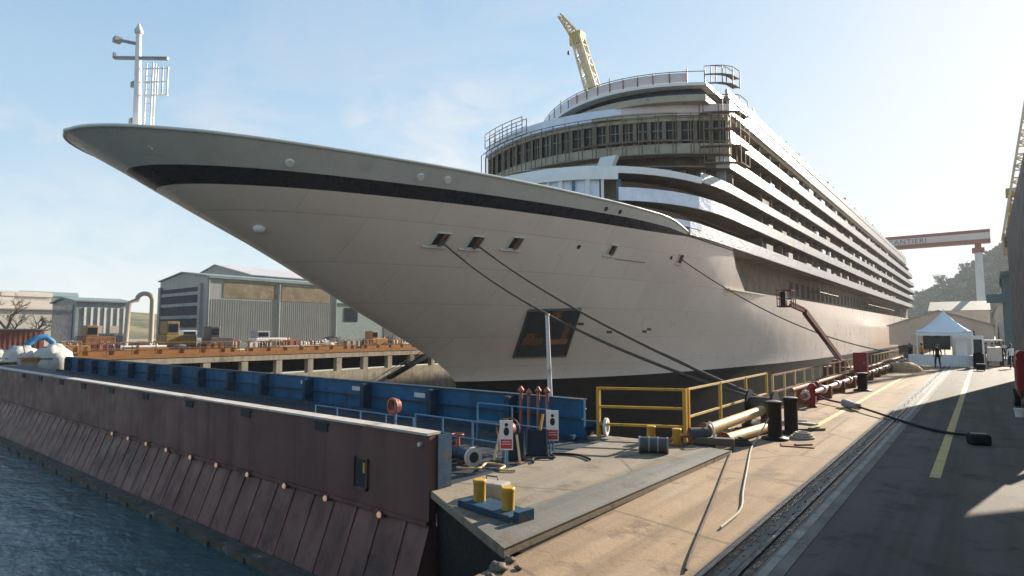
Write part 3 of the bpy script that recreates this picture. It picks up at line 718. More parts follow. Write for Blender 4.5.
# cable over the rails
t = thing('rubber_cable', (-3.76, 23.9, 0), 'heavy black cable stretched over the crane rails to a black block', 'cable')
pts = [(-5.6, 26.6, .35), (-4.88, 25.3, .16), (-3.76, 23.93, .14), (-2.9, 22.5, .12), (-1.95, 21.03, .06), (-1.04, 19.7, .05), (-.3, 18.9, .12)]
b = MB(); b.tube(crom(pts), .036, 10); b.build('sheath', 'rubber', t)
b = MB(); b.cyl((-4.05, 24.35, .15), (-3.5, 23.5, .14), .15, .11, 12); b.build('coupling', 'grey', t)
t = thing('rubber_fender', (-.22, 18.3, 0), 'black rubber block lying in the shade at the cable end', 'fender')
b = MB(); b.obox((-.22, 18.3, 0), .42, .38, .26, rad(20)); b.build('block', 'rubber', t, bev=.06)
b = MB(); b.obox((-.22, 18.3, .255), .3, .1, .02, rad(20)); b.build('strap', 'grey', t)
for k, (p, m, lab) in enumerate([
        ([(-5.0, 17.7, .5), (-5.2, 16.8, .25), (-5.05, 15.6, .03), (-4.3, 12.6, .03), (-3.55, 9.7, .03), (-2.92, 7.2, .03), (-2.75, 6.6, .03)], 'rope', 'dark rope lying on the quay from the winch toward the camera'),
        ([(-4.3, 16.1, .7), (-4.45, 15.2, .12), (-4.3, 14.2, .03), (-3.75, 12.1, .03), (-3.3, 10.4, .03), (-3.0, 9.3, .03), (-2.95, 8.3, .03)], 'rope_pale', 'pale rope lying on the quay from the nearest black post')]):
    c = MB(); c.tube(crom(p), .017, 8)
    tag(c.build('ground_rope', m, org=p[3]), lab, 'rope', 'ropes on the quay')

# ------------------------------------------------------------------ the ship
CX = -33.
def interp(T, x):
    if x <= T[0][0]: return T[0][1]
    for (a, b), (c, d) in zip(T[:-1], T[1:]):
        if x <= c: return b + (d - b) * (x - a) / (c - a)
    return T[-1][1]
def smooth_tab(T, n=3):
    # monotone cubic resample so that the plating is fair
    X = [a for a, _ in T]; Y = [b for _, b in T]; N = len(T)
    d = [(Y[i + 1] - Y[i]) / (X[i + 1] - X[i]) for i in range(N - 1)]
    m = [d[0]] + [0 if d[i - 1] * d[i] <= 0 else 2 / (1 / d[i - 1] + 1 / d[i]) for i in range(1, N - 1)] + [d[-1]]
    out = []
    for i in range(N - 1):
        h = X[i + 1] - X[i]
        for k in range(8):
            t = k / 8; t2, t3 = t * t, t ** 3
            out.append((X[i] + h * t, (2 * t3 - 3 * t2 + 1) * Y[i] + (t3 - 2 * t2 + t) * h * m[i] + (-2 * t3 + 3 * t2) * Y[i + 1] + (t3 - t2) * h * m[i + 1]))
    return out + [T[-1]]
STEM = smooth_tab([(-9, 34.6), (-3, 34.7), (-1.25, 34.23), (.16, 32.56), (1.36, 30.46), (4.05, 24.96), (6.34, 20.39), (8.22, 16.54), (9.67, 13.25), (10.92, 10.63), (12.05, 8.08), (13, 6)])
SH = smooth_tab([(0, 0), (.25, 1.1), (.8, 2.1), (1.9, 3.3), (4.7, 5.3), (8, 6.85), (14, 9.06), (18.3, 10.35), (24, 11.75), (32, 13.2), (40, 13.9), (52, 14.0)])
WL = smooth_tab([(0, 0), (.5, .5), (3, 2.2), (7.1, 4.5), (12, 6.6), (17.8, 8.5), (26.4, 10.1), (36, 11.4), (46, 12.5), (60, 13.5), (75, 14)])
def stem(z): return interp(STEM, z)
def hb(y, z):
    s_ = y - stem(z)
    if s_ <= 0: return 0.
    w = min(1, max(0, (z + 1.2) / 13.2)) ** 1.2
    return interp(WL, s_) * (1 - w) + interp(SH, s_) * w
def hp(y, z, off=0.):
    """point on the starboard plating, pushed OFF along its normal"""
    p = Vector((CX + hb(y, z), y, z))
    if off:
        a = Vector((CX + hb(y + .3, z), y + .3, z)) - p; b = Vector((CX + hb(y, z + .3), y, z + .3)) - p
        p = p + a.cross(b).normalized() * off * (1 if a.cross(b).x > 0 else -1)
    return p

ship = thing('cruise_ship', (CX, 34, -1.2), 'large white cruise ship with black bow stripe, fitted out in the dry dock', 'ship')
zb = lambda y: interp([(10, 10.15), (42, 10.56), (46, 10.7), (48.5, 10.82), (60, 10.7)], y)
zt = lambda y: interp([(10, 10.84), (40, 11.2), (45, 11.18), (48.5, 10.95), (60, 10.8)], y)
zs = lambda y: interp([(0, 12.05), (25, 12.0), (38, 11.95), (44, 11.9), (46.5, 11.6), (48.5, 11.1), (50, 11.0), (70, 10.95)], y)
ROWS = [(-9, None), (-5, None), (-2.5, None), (-1.22, None), (-.4, None), (.5, None), (1.6, None), (2.8, None), (4.2, None), (5.6, None), (7., None),
        (8., None), (9.2, None), (10.15, zb), (10.84, zt), (11.4, 'm'), (12.05, zs)]
NC = 64
def row_pts(zn, fz):
    ye = 64.5 if zn <= 7 else (64.5 - 5.2 * min(1, (zn - 7) / 3.15))
    out = []; y0 = stem(zn)
    for k in range(NC + 1):
        t = (k / NC) ** 2.0; y = y0 + (ye - y0) * t
        z = zn if fz is None else ((zt(y) * .5 + zs(y) * .5) if fz == 'm' else fz(y))
        out.append((hb(y, z) if k else 0., y, z))
    return out
G = [row_pts(*r) for r in ROWS]
for sgn, nm in ((1, 'starboard'), (-1, 'port')):
    pass
b = MB(); b.smooth = True
AFT = [70, 78, 86, 96, 110, 130, 150, 170, 190, 210, 230, 245, 254, 260, 264.5, 267.5, 269]
def aft_b(y, z):
    v = hb(y, z)
    if y > 240: v *= max(.3, 1 - ((y - 240) / 30.) ** 3 * .75)
    return v
def zone(i):
    return 2 if i < 3 else (0 if i < 13 else (3 if i == 13 else 1))
for sgn in (1, -1):
    for i in range(len(ROWS) - 1):
        b.cur = zone(i)
        b.add([(CX + sgn * x, y, z) for x, y, z in G[i]] + [(CX + sgn * x, y, z) for x, y, z in G[i + 1]],
              [(k, k + 1, NC + 2 + k, NC + 1 + k) for k in range(NC)])
    ax = [64.5] + AFT
    for i in range(10):
        b.cur = zone(i); z0, z1 = ROWS[i][0], ROWS[i + 1][0]; n = len(ax)
        b.add([(CX + sgn * aft_b(y, z0), y, z0) for y in ax] + [(CX + sgn * aft_b(y, z1), y, z1) for y in ax],
              [(k, k + 1, n + k + 1, n + k) for k in range(n - 1)])
b.cur = 0; zz = [r[0] for r in ROWS[:11]]
b.smooth = False
b.add([(CX + s_ * aft_b(269, z), 269, z) for s_ in (1, -1) for z in zz], [(i, i + 1, 11 + i + 1, 11 + i) for i in range(10)])
hull = b.build('hull', ['hull', 'hull_upper', 'boot', 'stripe'], ship, merge=.002)
# bulwark rim and foredeck
rim = [Vector((CX + x, y, z)) for x, y, z in G[-1]][::-1] + [Vector((CX - x, y, z)) for x, y, z in G[-1]][1:]
b = MB(); b.tube([p + Vector((0, .02, .02)) for p in rim], .09, 6); b.build('bulwark_rim', 'hull_upper', ship)
b = MB(); b.prism([(CX + max(.0, x - .25), y + .3) for x, y, z in G[14]][::-2] + [(CX - max(0, x - .25), y + .3) for x, y, z in G[14]][2::2], 10.72, 10.8)
b.build('foredeck', 'slab_beige', ship)
# promenade floor, back wall, ceiling in the recess
HBX = 14.1
b = MB(); b.box(CX - 13.6, 59, 6.85, CX + 13.55, 266, 7.0); b.build('promenade_deck', 'slab_beige', ship)
b = MB(); b.box(CX - 11.2, 57, 7.0, CX + 11.2, 262, 10.9)
b.build('promenade_wall', 'primer', ship)
for k in range(40):
    y = 92 + k * 3.6
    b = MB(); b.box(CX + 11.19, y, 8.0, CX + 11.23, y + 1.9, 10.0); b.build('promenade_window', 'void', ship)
# a slanted end plate of the shell at the recess
b = MB()
p = [(CX + hb(59.3, 10.85), 59.3, 10.85), (CX + hb(64.5, 7), 64.5, 7.0), (CX + 11.2, 64.5, 7.0), (CX + 11.2, 59.3, 10.85)]
b.add(p, [(0, 1, 2, 3)]); b.build('recess_end_plate', 'ship_white', ship)

def side_poly(b0, apex, sh, e=2.4, yend=255., stern=9., n=14, arc=False):
    """closed outline, starboard stern -> bow -> port stern"""
    pts = []
    for k in range(7):
        t = k / 6 * math.pi / 2
        pts.append((b0 * math.sin(t) ** .6 if k else 0.001, yend + stern * math.cos(t) ** .8 if k < 6 else yend))
    for y in (225, 195, 165, 140, 120, 105, 92, 82, 74, 67):
        if y > sh + 3: pts.append((b0, y))
    if arc:
        for k in range(n + 1):
            x = b0 * (1 - k / n); pts.append((x, apex + (sh - apex) * (x / b0) ** 2))
    else:
        for k in range(n + 1):
            t = k / n * math.pi / 2
            pts.append((b0 * max(0, math.cos(t)) ** (2 / e), sh - (sh - apex) * math.sin(t) ** (2 / e)))
    st = [(CX + x, y) for x, y in pts]
    return st + [(CX - x, y) for x, y in pts[::-1]][1:-1]
def inset(poly, d):
    n = len(poly); out = []
    for i in range(n):
        a = Vector(poly[i - 1]); c = Vector(poly[(i + 1) % n]); t = (c - a)
        nrm = Vector((-t.y, t.x))
        if nrm.length < 1e-6: out.append(poly[i]); continue
        nrm.normalize(); p = Vector(poly[i])
        # polygon runs clockwise or not: push toward the centreline
        if nrm.dot(Vector((CX, 150 if p.y > 60 else max(p.y, 62))) - p) < 0: nrm = -nrm
        out.append(tuple(p + nrm * d))
    return out
def ribbon(poly, z0, z1, th=.12, keep=None, lean=0.):
    inn = inset(poly, th); n = len(poly); m = MB()
    for i in range(n):
        j = (i + 1) % n
        if keep and not (keep(poly[i]) and keep(poly[j])): continue
        a, c, d, e = poly[i], poly[j], inn[j], inn[i]
        m.add([(*a, z0), (*c, z0), (*d, z0), (*e, z0), (*a, z1), (*c, z1), (*d, z1), (*e, z1)],
              [(0, 1, 5, 4), (1, 2, 6, 5), (2, 3, 7, 6), (3, 0, 4, 7), (4, 5, 6, 7), (0, 3, 2, 1)])
    return m
OE = side_poly(14.1, 37.5, 53, 2.4, 252)
OD = side_poly(14.1, 40.5, 59, 2.4, 254)
OC = side_poly(14.1, 41, 60, 2.4, 257)
OB = side_poly(14.1, 50.6, 58.4, yend=256, arc=True)
OA = side_poly(14.1, 51.3, 58.8, yend=250, arc=True)
OT = side_poly(14.1, 51.2, 58.6, yend=244, arc=True)
front = lambda lim: (lambda p: p[1] < lim)
aft = lambda lim: (lambda p: p[1] >= lim)
def slab(poly, z0, z1, m='primer', name='deck_slab', d=.06):
    k = MB(); k.prism(inset(poly, d), z0, z1); return k.build(name, m, ship)
def core(poly, z0, z1, d=1.9, m='primer'):
    k = MB(); P_ = inset(poly, d); k.prism(P_, z0, z1)
    # cabin partitions between the balconies
    for s_ in (1, -1):
        y = 70.
        while y < 238:
            k.box(CX + s_ * 12.0, y, z0, CX + s_ * 13.75, y + .08, z1); y += 4.2
    return k.build('cabin_wall', m, ship)
# deck by deck: parapet z0..z1, outline
LV = [('E', OE, 10.95, 12.1), ('D', OD, 13.75, 14.85), ('C', OC, 16.35, 17.25), ('B', OB, 18.85, 20.0), ('A', OA, 21.62, 22.85)]
for nm, P_, z0, z1 in LV:
    lim = {'E': 47.6, 'D': 43.2, 'C': 52, 'B': 57, 'A': 58}[nm]
    ribbon(P_, z0, z1, .14, aft(lim)).build('balcony_parapet', 'film' if nm in 'ED' else 'film', ship)
    slab(P_, z0 + .005, z0 + .17, d=.13)
ribbon(OC, 16.2, 16.8, .14, front(54.5)).build('terrace_edge', 'ship_white', ship)
core(OE, 10.9, 13.35, 2.3); core(OD, 13.52, 15.95, 2.2); core(OB, 16.12, 18.45, 2.8); core(OB, 18.62, 21.25, 2.4); core(OA, 21.42, 24.4, 2.0)
# soft bluish film over the forward curve of the two lower parapets
for s_ in (1, -1):
    ribbon(inset(OD, -.02), 13.74, 14.87, .02, lambda p: 43.2 <= p[1] < 55 and s_ * (p[0] - CX) > 0).build('film_wrap', 'film_blue', ship)
ribbon(inset(OE, -.02), 11.6, 12.12, .02, lambda p: p[1] < 52).build('film_wrap', 'film_blue', ship)
# forward glazing under the D roof
k = MB()
gl = [p for p in inset(OD, .5) if p[1] < 43.5]
ribbon(inset(OD, .5), 12.6, 15.6, .06, front(43.3)).build('forward_glazing', 'film_blue', ship)
ribbon(inset(OD, .1), 15.55, 16.15, .3, front(44.5)).build('glazing_head', 'ship_white', ship)
gx = [CX + 9.4 * (i / 9.) for i in range(-9, 10)]
def od_y(x, P_=OD):
    b_ = 14.1; u = min(1, abs(x - CX) / b_); return 59 - 18.5 * (1 - u ** 2.4) ** (1 / 2.4)
for i, x in enumerate(gx):
    m = MB(); y = od_y(x) + .3; w = .11 if i % 2 else .2
    m.box(x - w, y - .04, 12.6, x + w, y + .1, 15.55); m.build('mullion', 'white_paint' if i % 3 else 'glass_blue', ship)
# wall above with dark windows (between the C terrace and the scaffold gallery)
def aw(x): return 51.1 + 7.6 * ((x + 36.) / 17.2) ** 2
def wy(x): return 45.4 + 9.0 * ((x - CX) / 14.) ** 2
def arc_panel(x0, x1, z0, z1, yo, th=.08, n=10, f=wy):
    m = MB(); rings = []
    for i in range(n + 1):
        x = x0 + (x1 - x0) * i / n; y = f(x) + yo
        rings.append([(x, y, z0), (x, y, z1), (x, y + th, z1), (x, y + th, z0)])
    m.loft(rings, True); m.add(rings[0], [(0, 1, 2, 3)]); m.add(rings[-1], [(3, 2, 1, 0)])
    return m
arc_panel(CX - 13.4, CX + 3.6, 16.2, 20.14, .5, .15, 20, aw).build('bridge_front', 'ship_white', ship)
for x0, x1 in ((-43.6, -42.2), (-41.8, -40.2), (-39.6, -38.2), (-37.4, -35.4), (-32.4, -31.1), (-30.9, -29.9)):
    w = arc_panel(x0, x1, 18.95, 19.8, .45, .03, 4, aw).build('bridge_window', 'glass_blue', ship)
    arc_panel(x0 - .12, x1 + .12, 19.8, 19.92, .4, .08, 4, aw).build('frame', 'ship_white', w)
m = MB(); m.extr([(-30.6, 50.6, 16.7), (-29.2, 50.9, 16.7), (-27.6, 51.2, 20.12), (-29.3, 51.0, 20.12)], (.05, .6, 0)); m.build('raked_pillar', 'ship_white', ship)
arc_panel(-29.3, -19.2, 16.2, 20.12, 1.6, .2, 10, aw).build('inner_bulkhead', 'primer', ship)
for k in range(6):
    x = -28.4 + k * 1.6; m = MB(); m.box(x, aw(x) + 1.3, 17.4, x + .9, aw(x) + 1.58, 19.4 - (k % 2) * .5); m.build('stacked_panel', ('slab_beige', 'scaf_board', 'grey')[k % 3], ship)
for z in (17.3,):
    m = MB(); m.tube([(x, wy(x) - 3.6 + .2 * abs(x - CX), z) for x in [-44 + i * 1.5 for i in range(16)]], .05, 6); m.build('terrace_rail', 'slab_beige', ship)
# gallery of openings under construction, fascia, dark upper window band, roof
arc_panel(CX - 14, CX + 14, 20.15, 21.45, .1, .3, 28, aw).build('gallery_sill', 'slab_beige', ship)
arc_panel(CX - 14, CX + 14, 23.75, 24.15, .05, .5, 28, aw).build('gallery_head', 'slab_beige', ship)
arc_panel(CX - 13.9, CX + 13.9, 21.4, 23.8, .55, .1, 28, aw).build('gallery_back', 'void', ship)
N = 22
for i in range(N):
    x0 = CX - 13.9 + 27.8 * i / N; x1 = CX - 13.9 + 27.8 * (i + 1) / N
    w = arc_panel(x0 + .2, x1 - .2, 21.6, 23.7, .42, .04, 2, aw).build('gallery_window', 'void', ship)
    f = MB()
    for xx in (x0, x1):
        q = arc_panel(xx - .17, xx + .17, 21.4, 23.8, .1, .4, 1, aw); k0 = len(f.v)
        f.v += q.v; f.f += [[v_ + k0 for v_ in fc_] for fc_ in q.f]; f.m += q.m; f.sm += q.sm
    xm = (x0 + x1) / 2
    f.box(xm - .03, aw(xm) + .36, 21.5, xm + .03, aw(xm) + .44, 23.75)
    f.beam((x0, aw(x0) + .34, 22.85), (x1, aw(x1) + .34, 22.85), .06)
    f.build('frame', 'slab_beige', w)
m = arc_panel(CX - 14.15, CX + 5.2, 24.15, 25.35, -.12, .3, 20, aw); m.build('fascia_film', 'film_blue', ship)
m = arc_panel(CX + 5.2, CX + 14.15, 24.1, 25.4, -.14, .3, 10, aw); m.build('fascia_film', 'film_pink', ship)
m = MB(); m.prism(inset(OT, .3), 24.15, 24.6); m.build('roof_slab', 'slab_beige', ship)
for s_ in (1, -1):
    for z0, z1, o, mm in ((24.55, 25.85, 0, 'film'), (25.85, 26.25, -.35, 'primer'), (26.2, 27.05, -.1, 'film')):
        m = MB(); x = CX + s_ * (14.1 + o); m.box(x, 58.7, z0, x - s_ * .3, 232, z1); m.build('upper_side_panel', mm, ship)
bw_ = lambda x: 52.3 + 6.5 * ((x + 29.6) / 12.5) ** 2
UX0, UX1 = -43.2, -20.2
def upper(o, d, yend):
    xs = [UX1 - o + (UX0 + o - UX1 + o) * k / 18 for k in range(19)]
    return [(UX1 - o, yend)] + [(x, bw_(x) + d) for x in xs] + [(UX0 + o, yend)]
m = MB(); m.prism(upper(.1, .1, 225), 25.3, 25.95); m.build('upper_roof', 'slab_beige', ship)
m = MB(); m.prism(upper(.7, 1.1, 222), 25.95, 26.85); m.build('upper_window_band', 'glass_dk', ship)
m = MB(); m.prism(upper(0., 0., 222), 26.85, 27.15); m.build('top_deck', 'ship_white', ship)
arc_panel(UX0 + 3, UX1 - 1.5, 27.2, 28.15, .1, .05, 24, bw_).build('rail_film', 'film_pink', ship)
arc_panel(UX0 + 3, UX0 + 9, 27.3, 28.1, .05, .04, 14, bw_).build('rail_film', 'film_blue', ship)
for i in range(17):
    x = UX0 + .1 + (UX1 - UX0 - .2) * i / 16
    m = MB(); m.cyl((x, bw_(x) + .02, 27.15), (x, bw_(x) + .02, 28.3 + (.3 if i % 5 == 0 else 0)), .05, None, 6); m.build('rail_post', 'scaf', ship)
m = MB(); m.tube([(x_, bw_(x_) + .02, 28.25) for x_ in [UX0 + .1 + (UX1 - UX0 - .2) * i / 24 for i in range(25)]], .04, 6); m.build('top_rail', 'scaf', ship)
m = MB(); m.cyl((-33.5, 60, 27.1), (-33.5, 60, 28.6), .5, .35, 12); m.cyl((-33.5, 60, 28.6), (-33.5, 60, 31.0), .1, .05, 8); m.build('radar_mast', 'grey', ship)
# wrapped glass, boards and boxes left standing on the balconies
rb = random.Random(5)
for nm, z1 in (('E', 12.1), ('D', 14.85), ('C', 17.25), ('B', 20.0), ('A', 22.85)):
    y = 66 + rb.uniform(0, 8)
    while y < 200:
        L = rb.uniform(.8, 3.2); h = rb.uniform(.25, .85); x = CX + 13.9
        m = MB(); m.box(x - rb.uniform(.1, .5), y, z1 - .3, x, y + L, z1 + h); m.build('balcony_fitting', rb.choice(('film', 'slab_beige', 'scaf_board', 'film_blue', 'primer_pale', 'grey')), ship)
        y += rb.uniform(4, 13)
# clutter along the roof edge
for k in range(34):
    y = 64 + k * 5.1; h = random.choice((.5, .7, .9, 1.2, .6)); x = CX + 13.8 - random.uniform(0, .6)
    m = MB()
    if k % 3 == 0: m.box(x - .5, y, 27.05, x, y + random.uniform(.8, 2.2), 27.05 + h)
    else: m.cyl((x, y, 27.0), (x, y, 27.2 + h), .07, None, 6); m.cyl((x, y, 27.0 + h * .8), (x, y + 2.2, 27.0 + h * .8), .04, None, 6)
    m.build('roof_fitting', random.choice(('grey', 'grey_dk', 'film', 'scaf')), ship)
# bulky funnel and masts hidden aft
m = MB(); m.loft([[(CX - 4, 175, 27), (CX + 4, 175, 27), (CX + 4, 190, 27), (CX - 4, 190, 27)], [(CX - 2.5, 180, 33), (CX + 2.5, 180, 33), (CX + 2.5, 189, 33), (CX - 2.5, 189, 33)]], True)
m.add([(CX - 2.5, 180, 33), (CX + 2.5, 180, 33), (CX + 2.5, 189, 33), (CX - 2.5, 189, 33)], [(0, 1, 2, 3)]); m.build('funnel', 'ship_white', ship)
# hull fittings
def patch(y0, y1, z0, z1, off, shear=0., n=4):
    m = MB(); R_ = []
    for i in range(n + 1):
        R_.append([hp(y0 + (y1 - y0) * i / n + shear * (1 - j / n), z0 + (z1 - z0) * j / n, off) for j in range(n + 1)])
    m.loft(R_); return m
for i, (y, z, w) in enumerate([(25.66, 8.5, .42), (27.92, 8.51, .42), (30.67, 8.67, .42), (39.43, 8.95, .34), (48.59, 9.05, .3)]):
    fl = patch(y - w, y + w, z - .42, z + .30, .02).build('fairlead', 'void', ship)
    f = MB()
    c = [hp(y - w, z - .42, .06), hp(y + w, z - .42, .06), hp(y + w, z + .3, .06), hp(y - w, z + .3, .06)]
    for a_, b__ in zip(c, c[1:] + c[:1]): f.beam(a_, b__, .09)
    f.beam(hp(y - w * 1.9, z - .5, .06), hp(y + w * 1.6, z - .5, .06), .12)
    f.build('frame', 'hull_upper', fl)
    r = MB(); r.cyl(hp(y + w * .3, z - .38, .08), hp(y + w * .3, z + .28, .08), .13, None, 10); r.build('roller', 'rust', fl)
for y, z in ((36.02, 8.8), (47.2, 8.95), (36.76, 11.45), (38.3, 11.45)):
    m = MB(); m.cyl(hp(y, z, -.05), hp(y, z, .03), .17, None, 14); m.build('porthole', 'void', ship)
for y, z in ((16.01, 11.25), (22.43, 11.4), (23.99, 11.45)):
    m = MB(); a_, c = hp(y, z, -.1), hp(y, z, .1); m.cyl(a_, c, .26, .2, 16); m.build('white_fitting', 'white_paint', ship)
m = MB(); m.ball(hp(16.8, 8.45, 0), .34, 12, 8, (1, 1, .8)); m.build('stem_fitting', 'white_paint', ship)
# dark sheet on the plating painting in a shaded opening, loose plates over it
op = MB(); R_ = []
for i in range(7):
    u = i / 6; R_.append([hp(35.04 + 4.4 * u + (1.85 - .1 * u) * (1 - j / 6), .75 + (3.55 + .2 * u) * j / 6, .03) for j in range(7)])
op.loft(R_); so_ = op.build('dark_opening_sheet', 'void', ship)
E4 = [R_[0][0], R_[6][0], R_[6][6], R_[0][6]]
f = MB()
for a_, b__ in zip(E4, E4[1:] + E4[:1]): f.beam(a_, b__, .14, .2)
f.build('frame', 'grey_dk', so_)
def sub(u0, u1, v0, v1, off=.06):
    q = lambda u, v: hp(35.04 + 4.4 * u + (1.85 - .1 * u) * (1 - v), .75 + (3.55 + .2 * u) * v, off)
    m = MB(); m.loft([[q(u0 + (u1 - u0) * i / 3, v0 + (v1 - v0) * j / 3) for j in range(4)] for i in range(4)]); return m
for a_ in ((.06, .44, .27, .42), (.10, .26, .42, .52), (.52, .94, .27, .38), (.78, .9, .38, .74), (.46, .66, .84, .97)):
    sub(*a_).build('loose_plate', 'orange' if a_[3] < .4 else 'rust', so_)
for y, z in ((39.8, 3.0), (40.4, 3.35), (43.88, 2.7), (48.7, 2.95), (48.2, 2.75)):
    m = patch(y - .35, y + .25, z - .1, z + .1, .015, .2, 2); m.build('painted_mark', 'grey_dk', ship)
m = patch(40.2, 44.0, 8.25, 8.32, .015); m.build('weld_seam', 'grey', ship)
# bow mast
m = MB(); m.cyl((-31, 10.4, 11.9), (-31.05, 10.3, 17.0), .19, .12, 12); ms = m.build('bow_mast', 'white_paint', ship)
m = MB(); m.beam((-31.9, 9.6, 15.75), (-29.9, 11.2, 15.72), .16, .12); m.beam((-31.9, 9.6, 15.75), (-31.9, 9.6, 16.0), .12); m.build('yardarm', 'grey', ms)
m = MB(); m.beam((-31.7, 9.7, 16.6), (-31.1, 10.2, 16.45), .12); m.box(-31.95, 9.5, 16.5, -31.55, 9.8, 16.72); m.build('light_bracket', 'grey', ms)
m = MB(); m.lathe((-31.05, 10.3, 16.95), [(.17, 0), (.2, .12), (.12, .3), (.04, .5)], 10); m.build('lantern', 'white_dirty', ms)
m = MB()
for k in range(5):
    u = k / 4
    m.tube([(-30.75 + .75 * u + (.15 if u else 0), 10.6 + .6 * u, z) for z in ((15.3, 13.9) if u > .4 else (15.5, 11.4))], .04, 6)
for z in (15.25, 14.6, 13.95): m.tube([(-30.9, 10.5, z), (-29.85, 11.25, z)], .035, 6)
for k in range(12): z = 11.5 + k * .34; m.tube([(-30.78, 10.62, z), (-30.42, 10.88, z)], .025, 5)
m.tube([(-30.42, 10.88, 11.3), (-30.42, 10.88, 15.5)], .035, 6)
m.build('ladder', 'white_paint', ms)
for z in (12.0, 12.6, 14.4): 
    m = MB(); m.box(-31.5, 10.2, z, -31.2, 10.45, z + .25); m.build('junction_box', 'grey', ms)

# mooring lines from the ship
for k, (p, q, s_, lab) in enumerate([
        (hp(25.66, 8.4, .1), (-5.1, 17.8, .75), .9, 'mooring line from the foremost hull opening down to the quay winch'),
        (hp(27.92, 8.4, .1), (-5.0, 17.9, .75), .5, 'mooring line from the second hull opening down to the quay winch'),
        (hp(48.59, 9.0, .1), (-5.3, 66, .6), 1.6, 'long mooring line from the aftmost bow opening along the ship side')]):
    c = MB(); c.tube(sag(p, q, s_), .055, 6)
    tag(c.build('mooring_line', 'rope', org=q), lab, 'rope', 'mooring lines of the ship')

# ------------------------------------------------------------------ scaffolding on the ship
def frame_tower(name, pts, z0, z1, lift, label, depth=1.1, board=True, group='scaffolds on the ship', nrm=None):
    t = thing(name, (*pts[0], z0), label, 'scaffold', group)
    n = len(pts); nz = max(1, round((z1 - z0) / lift))
    inn = []
    for i, p in enumerate(pts):
        a = Vector(pts[max(0, i - 1)]); c = Vector(pts[min(n - 1, i + 1)]); tt = (c - a).normalized()
        nv = Vector((tt.y, -tt.x)) if nrm is None else Vector(nrm)
        inn.append(tuple(Vector(p) + nv * depth))
    for row, nm in ((pts, 0), (inn, 1)):
        for p in row:
            m = MB(); m.cyl((*p, z0), (*p, z1), .05, None, 6); m.build('standard', 'scaf', t)
    for lvl in range(nz + 1):
        z = z0 + (z1 - z0) * lvl / nz
        for row in (pts, inn):
            m = MB(); m.tube([(*p, z) for p in row], .04, 6); m.build('ledger', 'scaf', t)
        if board and lvl < nz:
            m = MB(); m.loft([[(*p, z + .05), (*q, z + .05), (*q, z + .1), (*p, z + .1)] for p, q in zip(pts, inn)], True); m.build('deck_board', 'scaf_board', t)
    return t
frame_tower('front_scaffold', [(x, aw(x) - .25) for x in [CX - 14.2 + 28.4 * i / 20 for i in range(21)]], 20.1, 24.2, 4.1, 'curved scaffold gallery wrapping the front under the blue-white fascia', .75, True, nrm=(0, -1))
frame_tower('corner_scaffold', [(-21.2, 56.6), (-19.6, 57.5), (-18.3, 58.6), (-18.2, 61)], 19.2, 26.0, 1.7, 'dense scaffold on the starboard front corner of the ship', 1.0, True, nrm=(.5, -.3))
frame_tower('roof_scaffold', [(-20.5, 56.4), (-19.6, 57.0), (-18.9, 58.0), (-18.7, 59.5)], 27.2, 29.0, .9, 'open scaffold cage standing on the roof at the starboard corner', .9, True, nrm=(.6, .3))
frame_tower('port_scaffold', [(x, aw(x) - .9) for x in (-45.0, -43.8, -42.6, -41.2, -39.6, -38.0)], 24.2, 25.9, .85, 'light scaffold rail standing on the port side of the front', .8, False, nrm=(0, -1))
frame_tower('recess_scaffold', [(CX + 13.4, 150 + k * 3.2) for k in range(16)], 7.0, 12.2, 1.75, 'brown scaffold filling the side recess toward the stern', 1.6, True, nrm=(-1, 0))
frame_tower('midship_scaffold', [(CX + 13.6, 100 + k * 3.) for k in range(6)], 7.0, 10.6, 1.8, 'scaffold tower in the side recess nearer amidships', 1.4, True, nrm=(-1, 0))
frame_tower('stern_scaffold', [(-18.7, 205), (-18.5, 209), (-18.5, 213), (-18.5, 217)], .1, 6.6, 1.6, 'scaffold against the hull side near the stern', 1.2, True, nrm=(1, 0))

# ------------------------------------------------------------------ boom lift at the dock edge
t = thing('boom_lift', (-8.6, 51, -2), 'dark red boom lift reaching up along the white hull side from the dock', 'boom lift')
b = MB(); b.box(-9.6, 49.5, -1.0, -7.8, 52.6, .1); b.build('chassis', 'red_dk', t, bev=.05)
b = MB(); b.box(-9.8, 49.2, -9, -7.6, 52.8, -1.5); b.build('support_tower', 'grey_dk', t)
for x in (-9.65, -7.75):
    for y in (50.1, 51.9):
        b = MB(); b.cyl((x - .14, y, -1.05), (x + .14, y, -1.05), .45, None, 16); b.build('wheel', 'rubber', t)
b = MB(); b.cyl((-8.7, 51, .1), (-8.7, 51, .6), .6, .5, 14); b.build('turret', 'red_dk', t)
b = MB(); b.beam((-8.6, 51.2, .5), (-8.95, 41.4, 4.0), .26, .34); bm_ = b.build('lower_boom', 'red_dk', t)
b = MB(); b.beam((-8.6, 50.2, .5), (-8.75, 47.0, 1.75), .12); b.build('hydraulic_ram', 'grey', bm_)
b = MB(); b.beam((-8.95, 41.5, 4.0), (-9.2, 38.9, 4.35), .16, .2); b.beam((-8.95, 41.5, 4.2), (-9.2, 38.9, 4.55), .08); b.build('jib', 'red_dk', t)
b = MB(); x0, x1, y0, y1, z0 = -9.7, -8.9, 37.9, 38.9, 4.2
b.box(x0, y0, z0, x1, y1, z0 + .08)
for x in (x0, x1):
    for y in (y0, (y0 + y1) / 2, y1): b.beam((x, y, z0), (x, y, z0 + 1.0), .045)
for z in (z0 + .5, z0 + 1.0):
    b.beam((x0, y0, z), (x1, y0, z), .045); b.beam((x0, y1, z), (x1, y1, z), .045); b.beam((x0, y0, z), (x0, y1, z), .045); b.beam((x1, y0, z), (x1, y1, z), .045)
b.build('basket', 'red_dk', t)
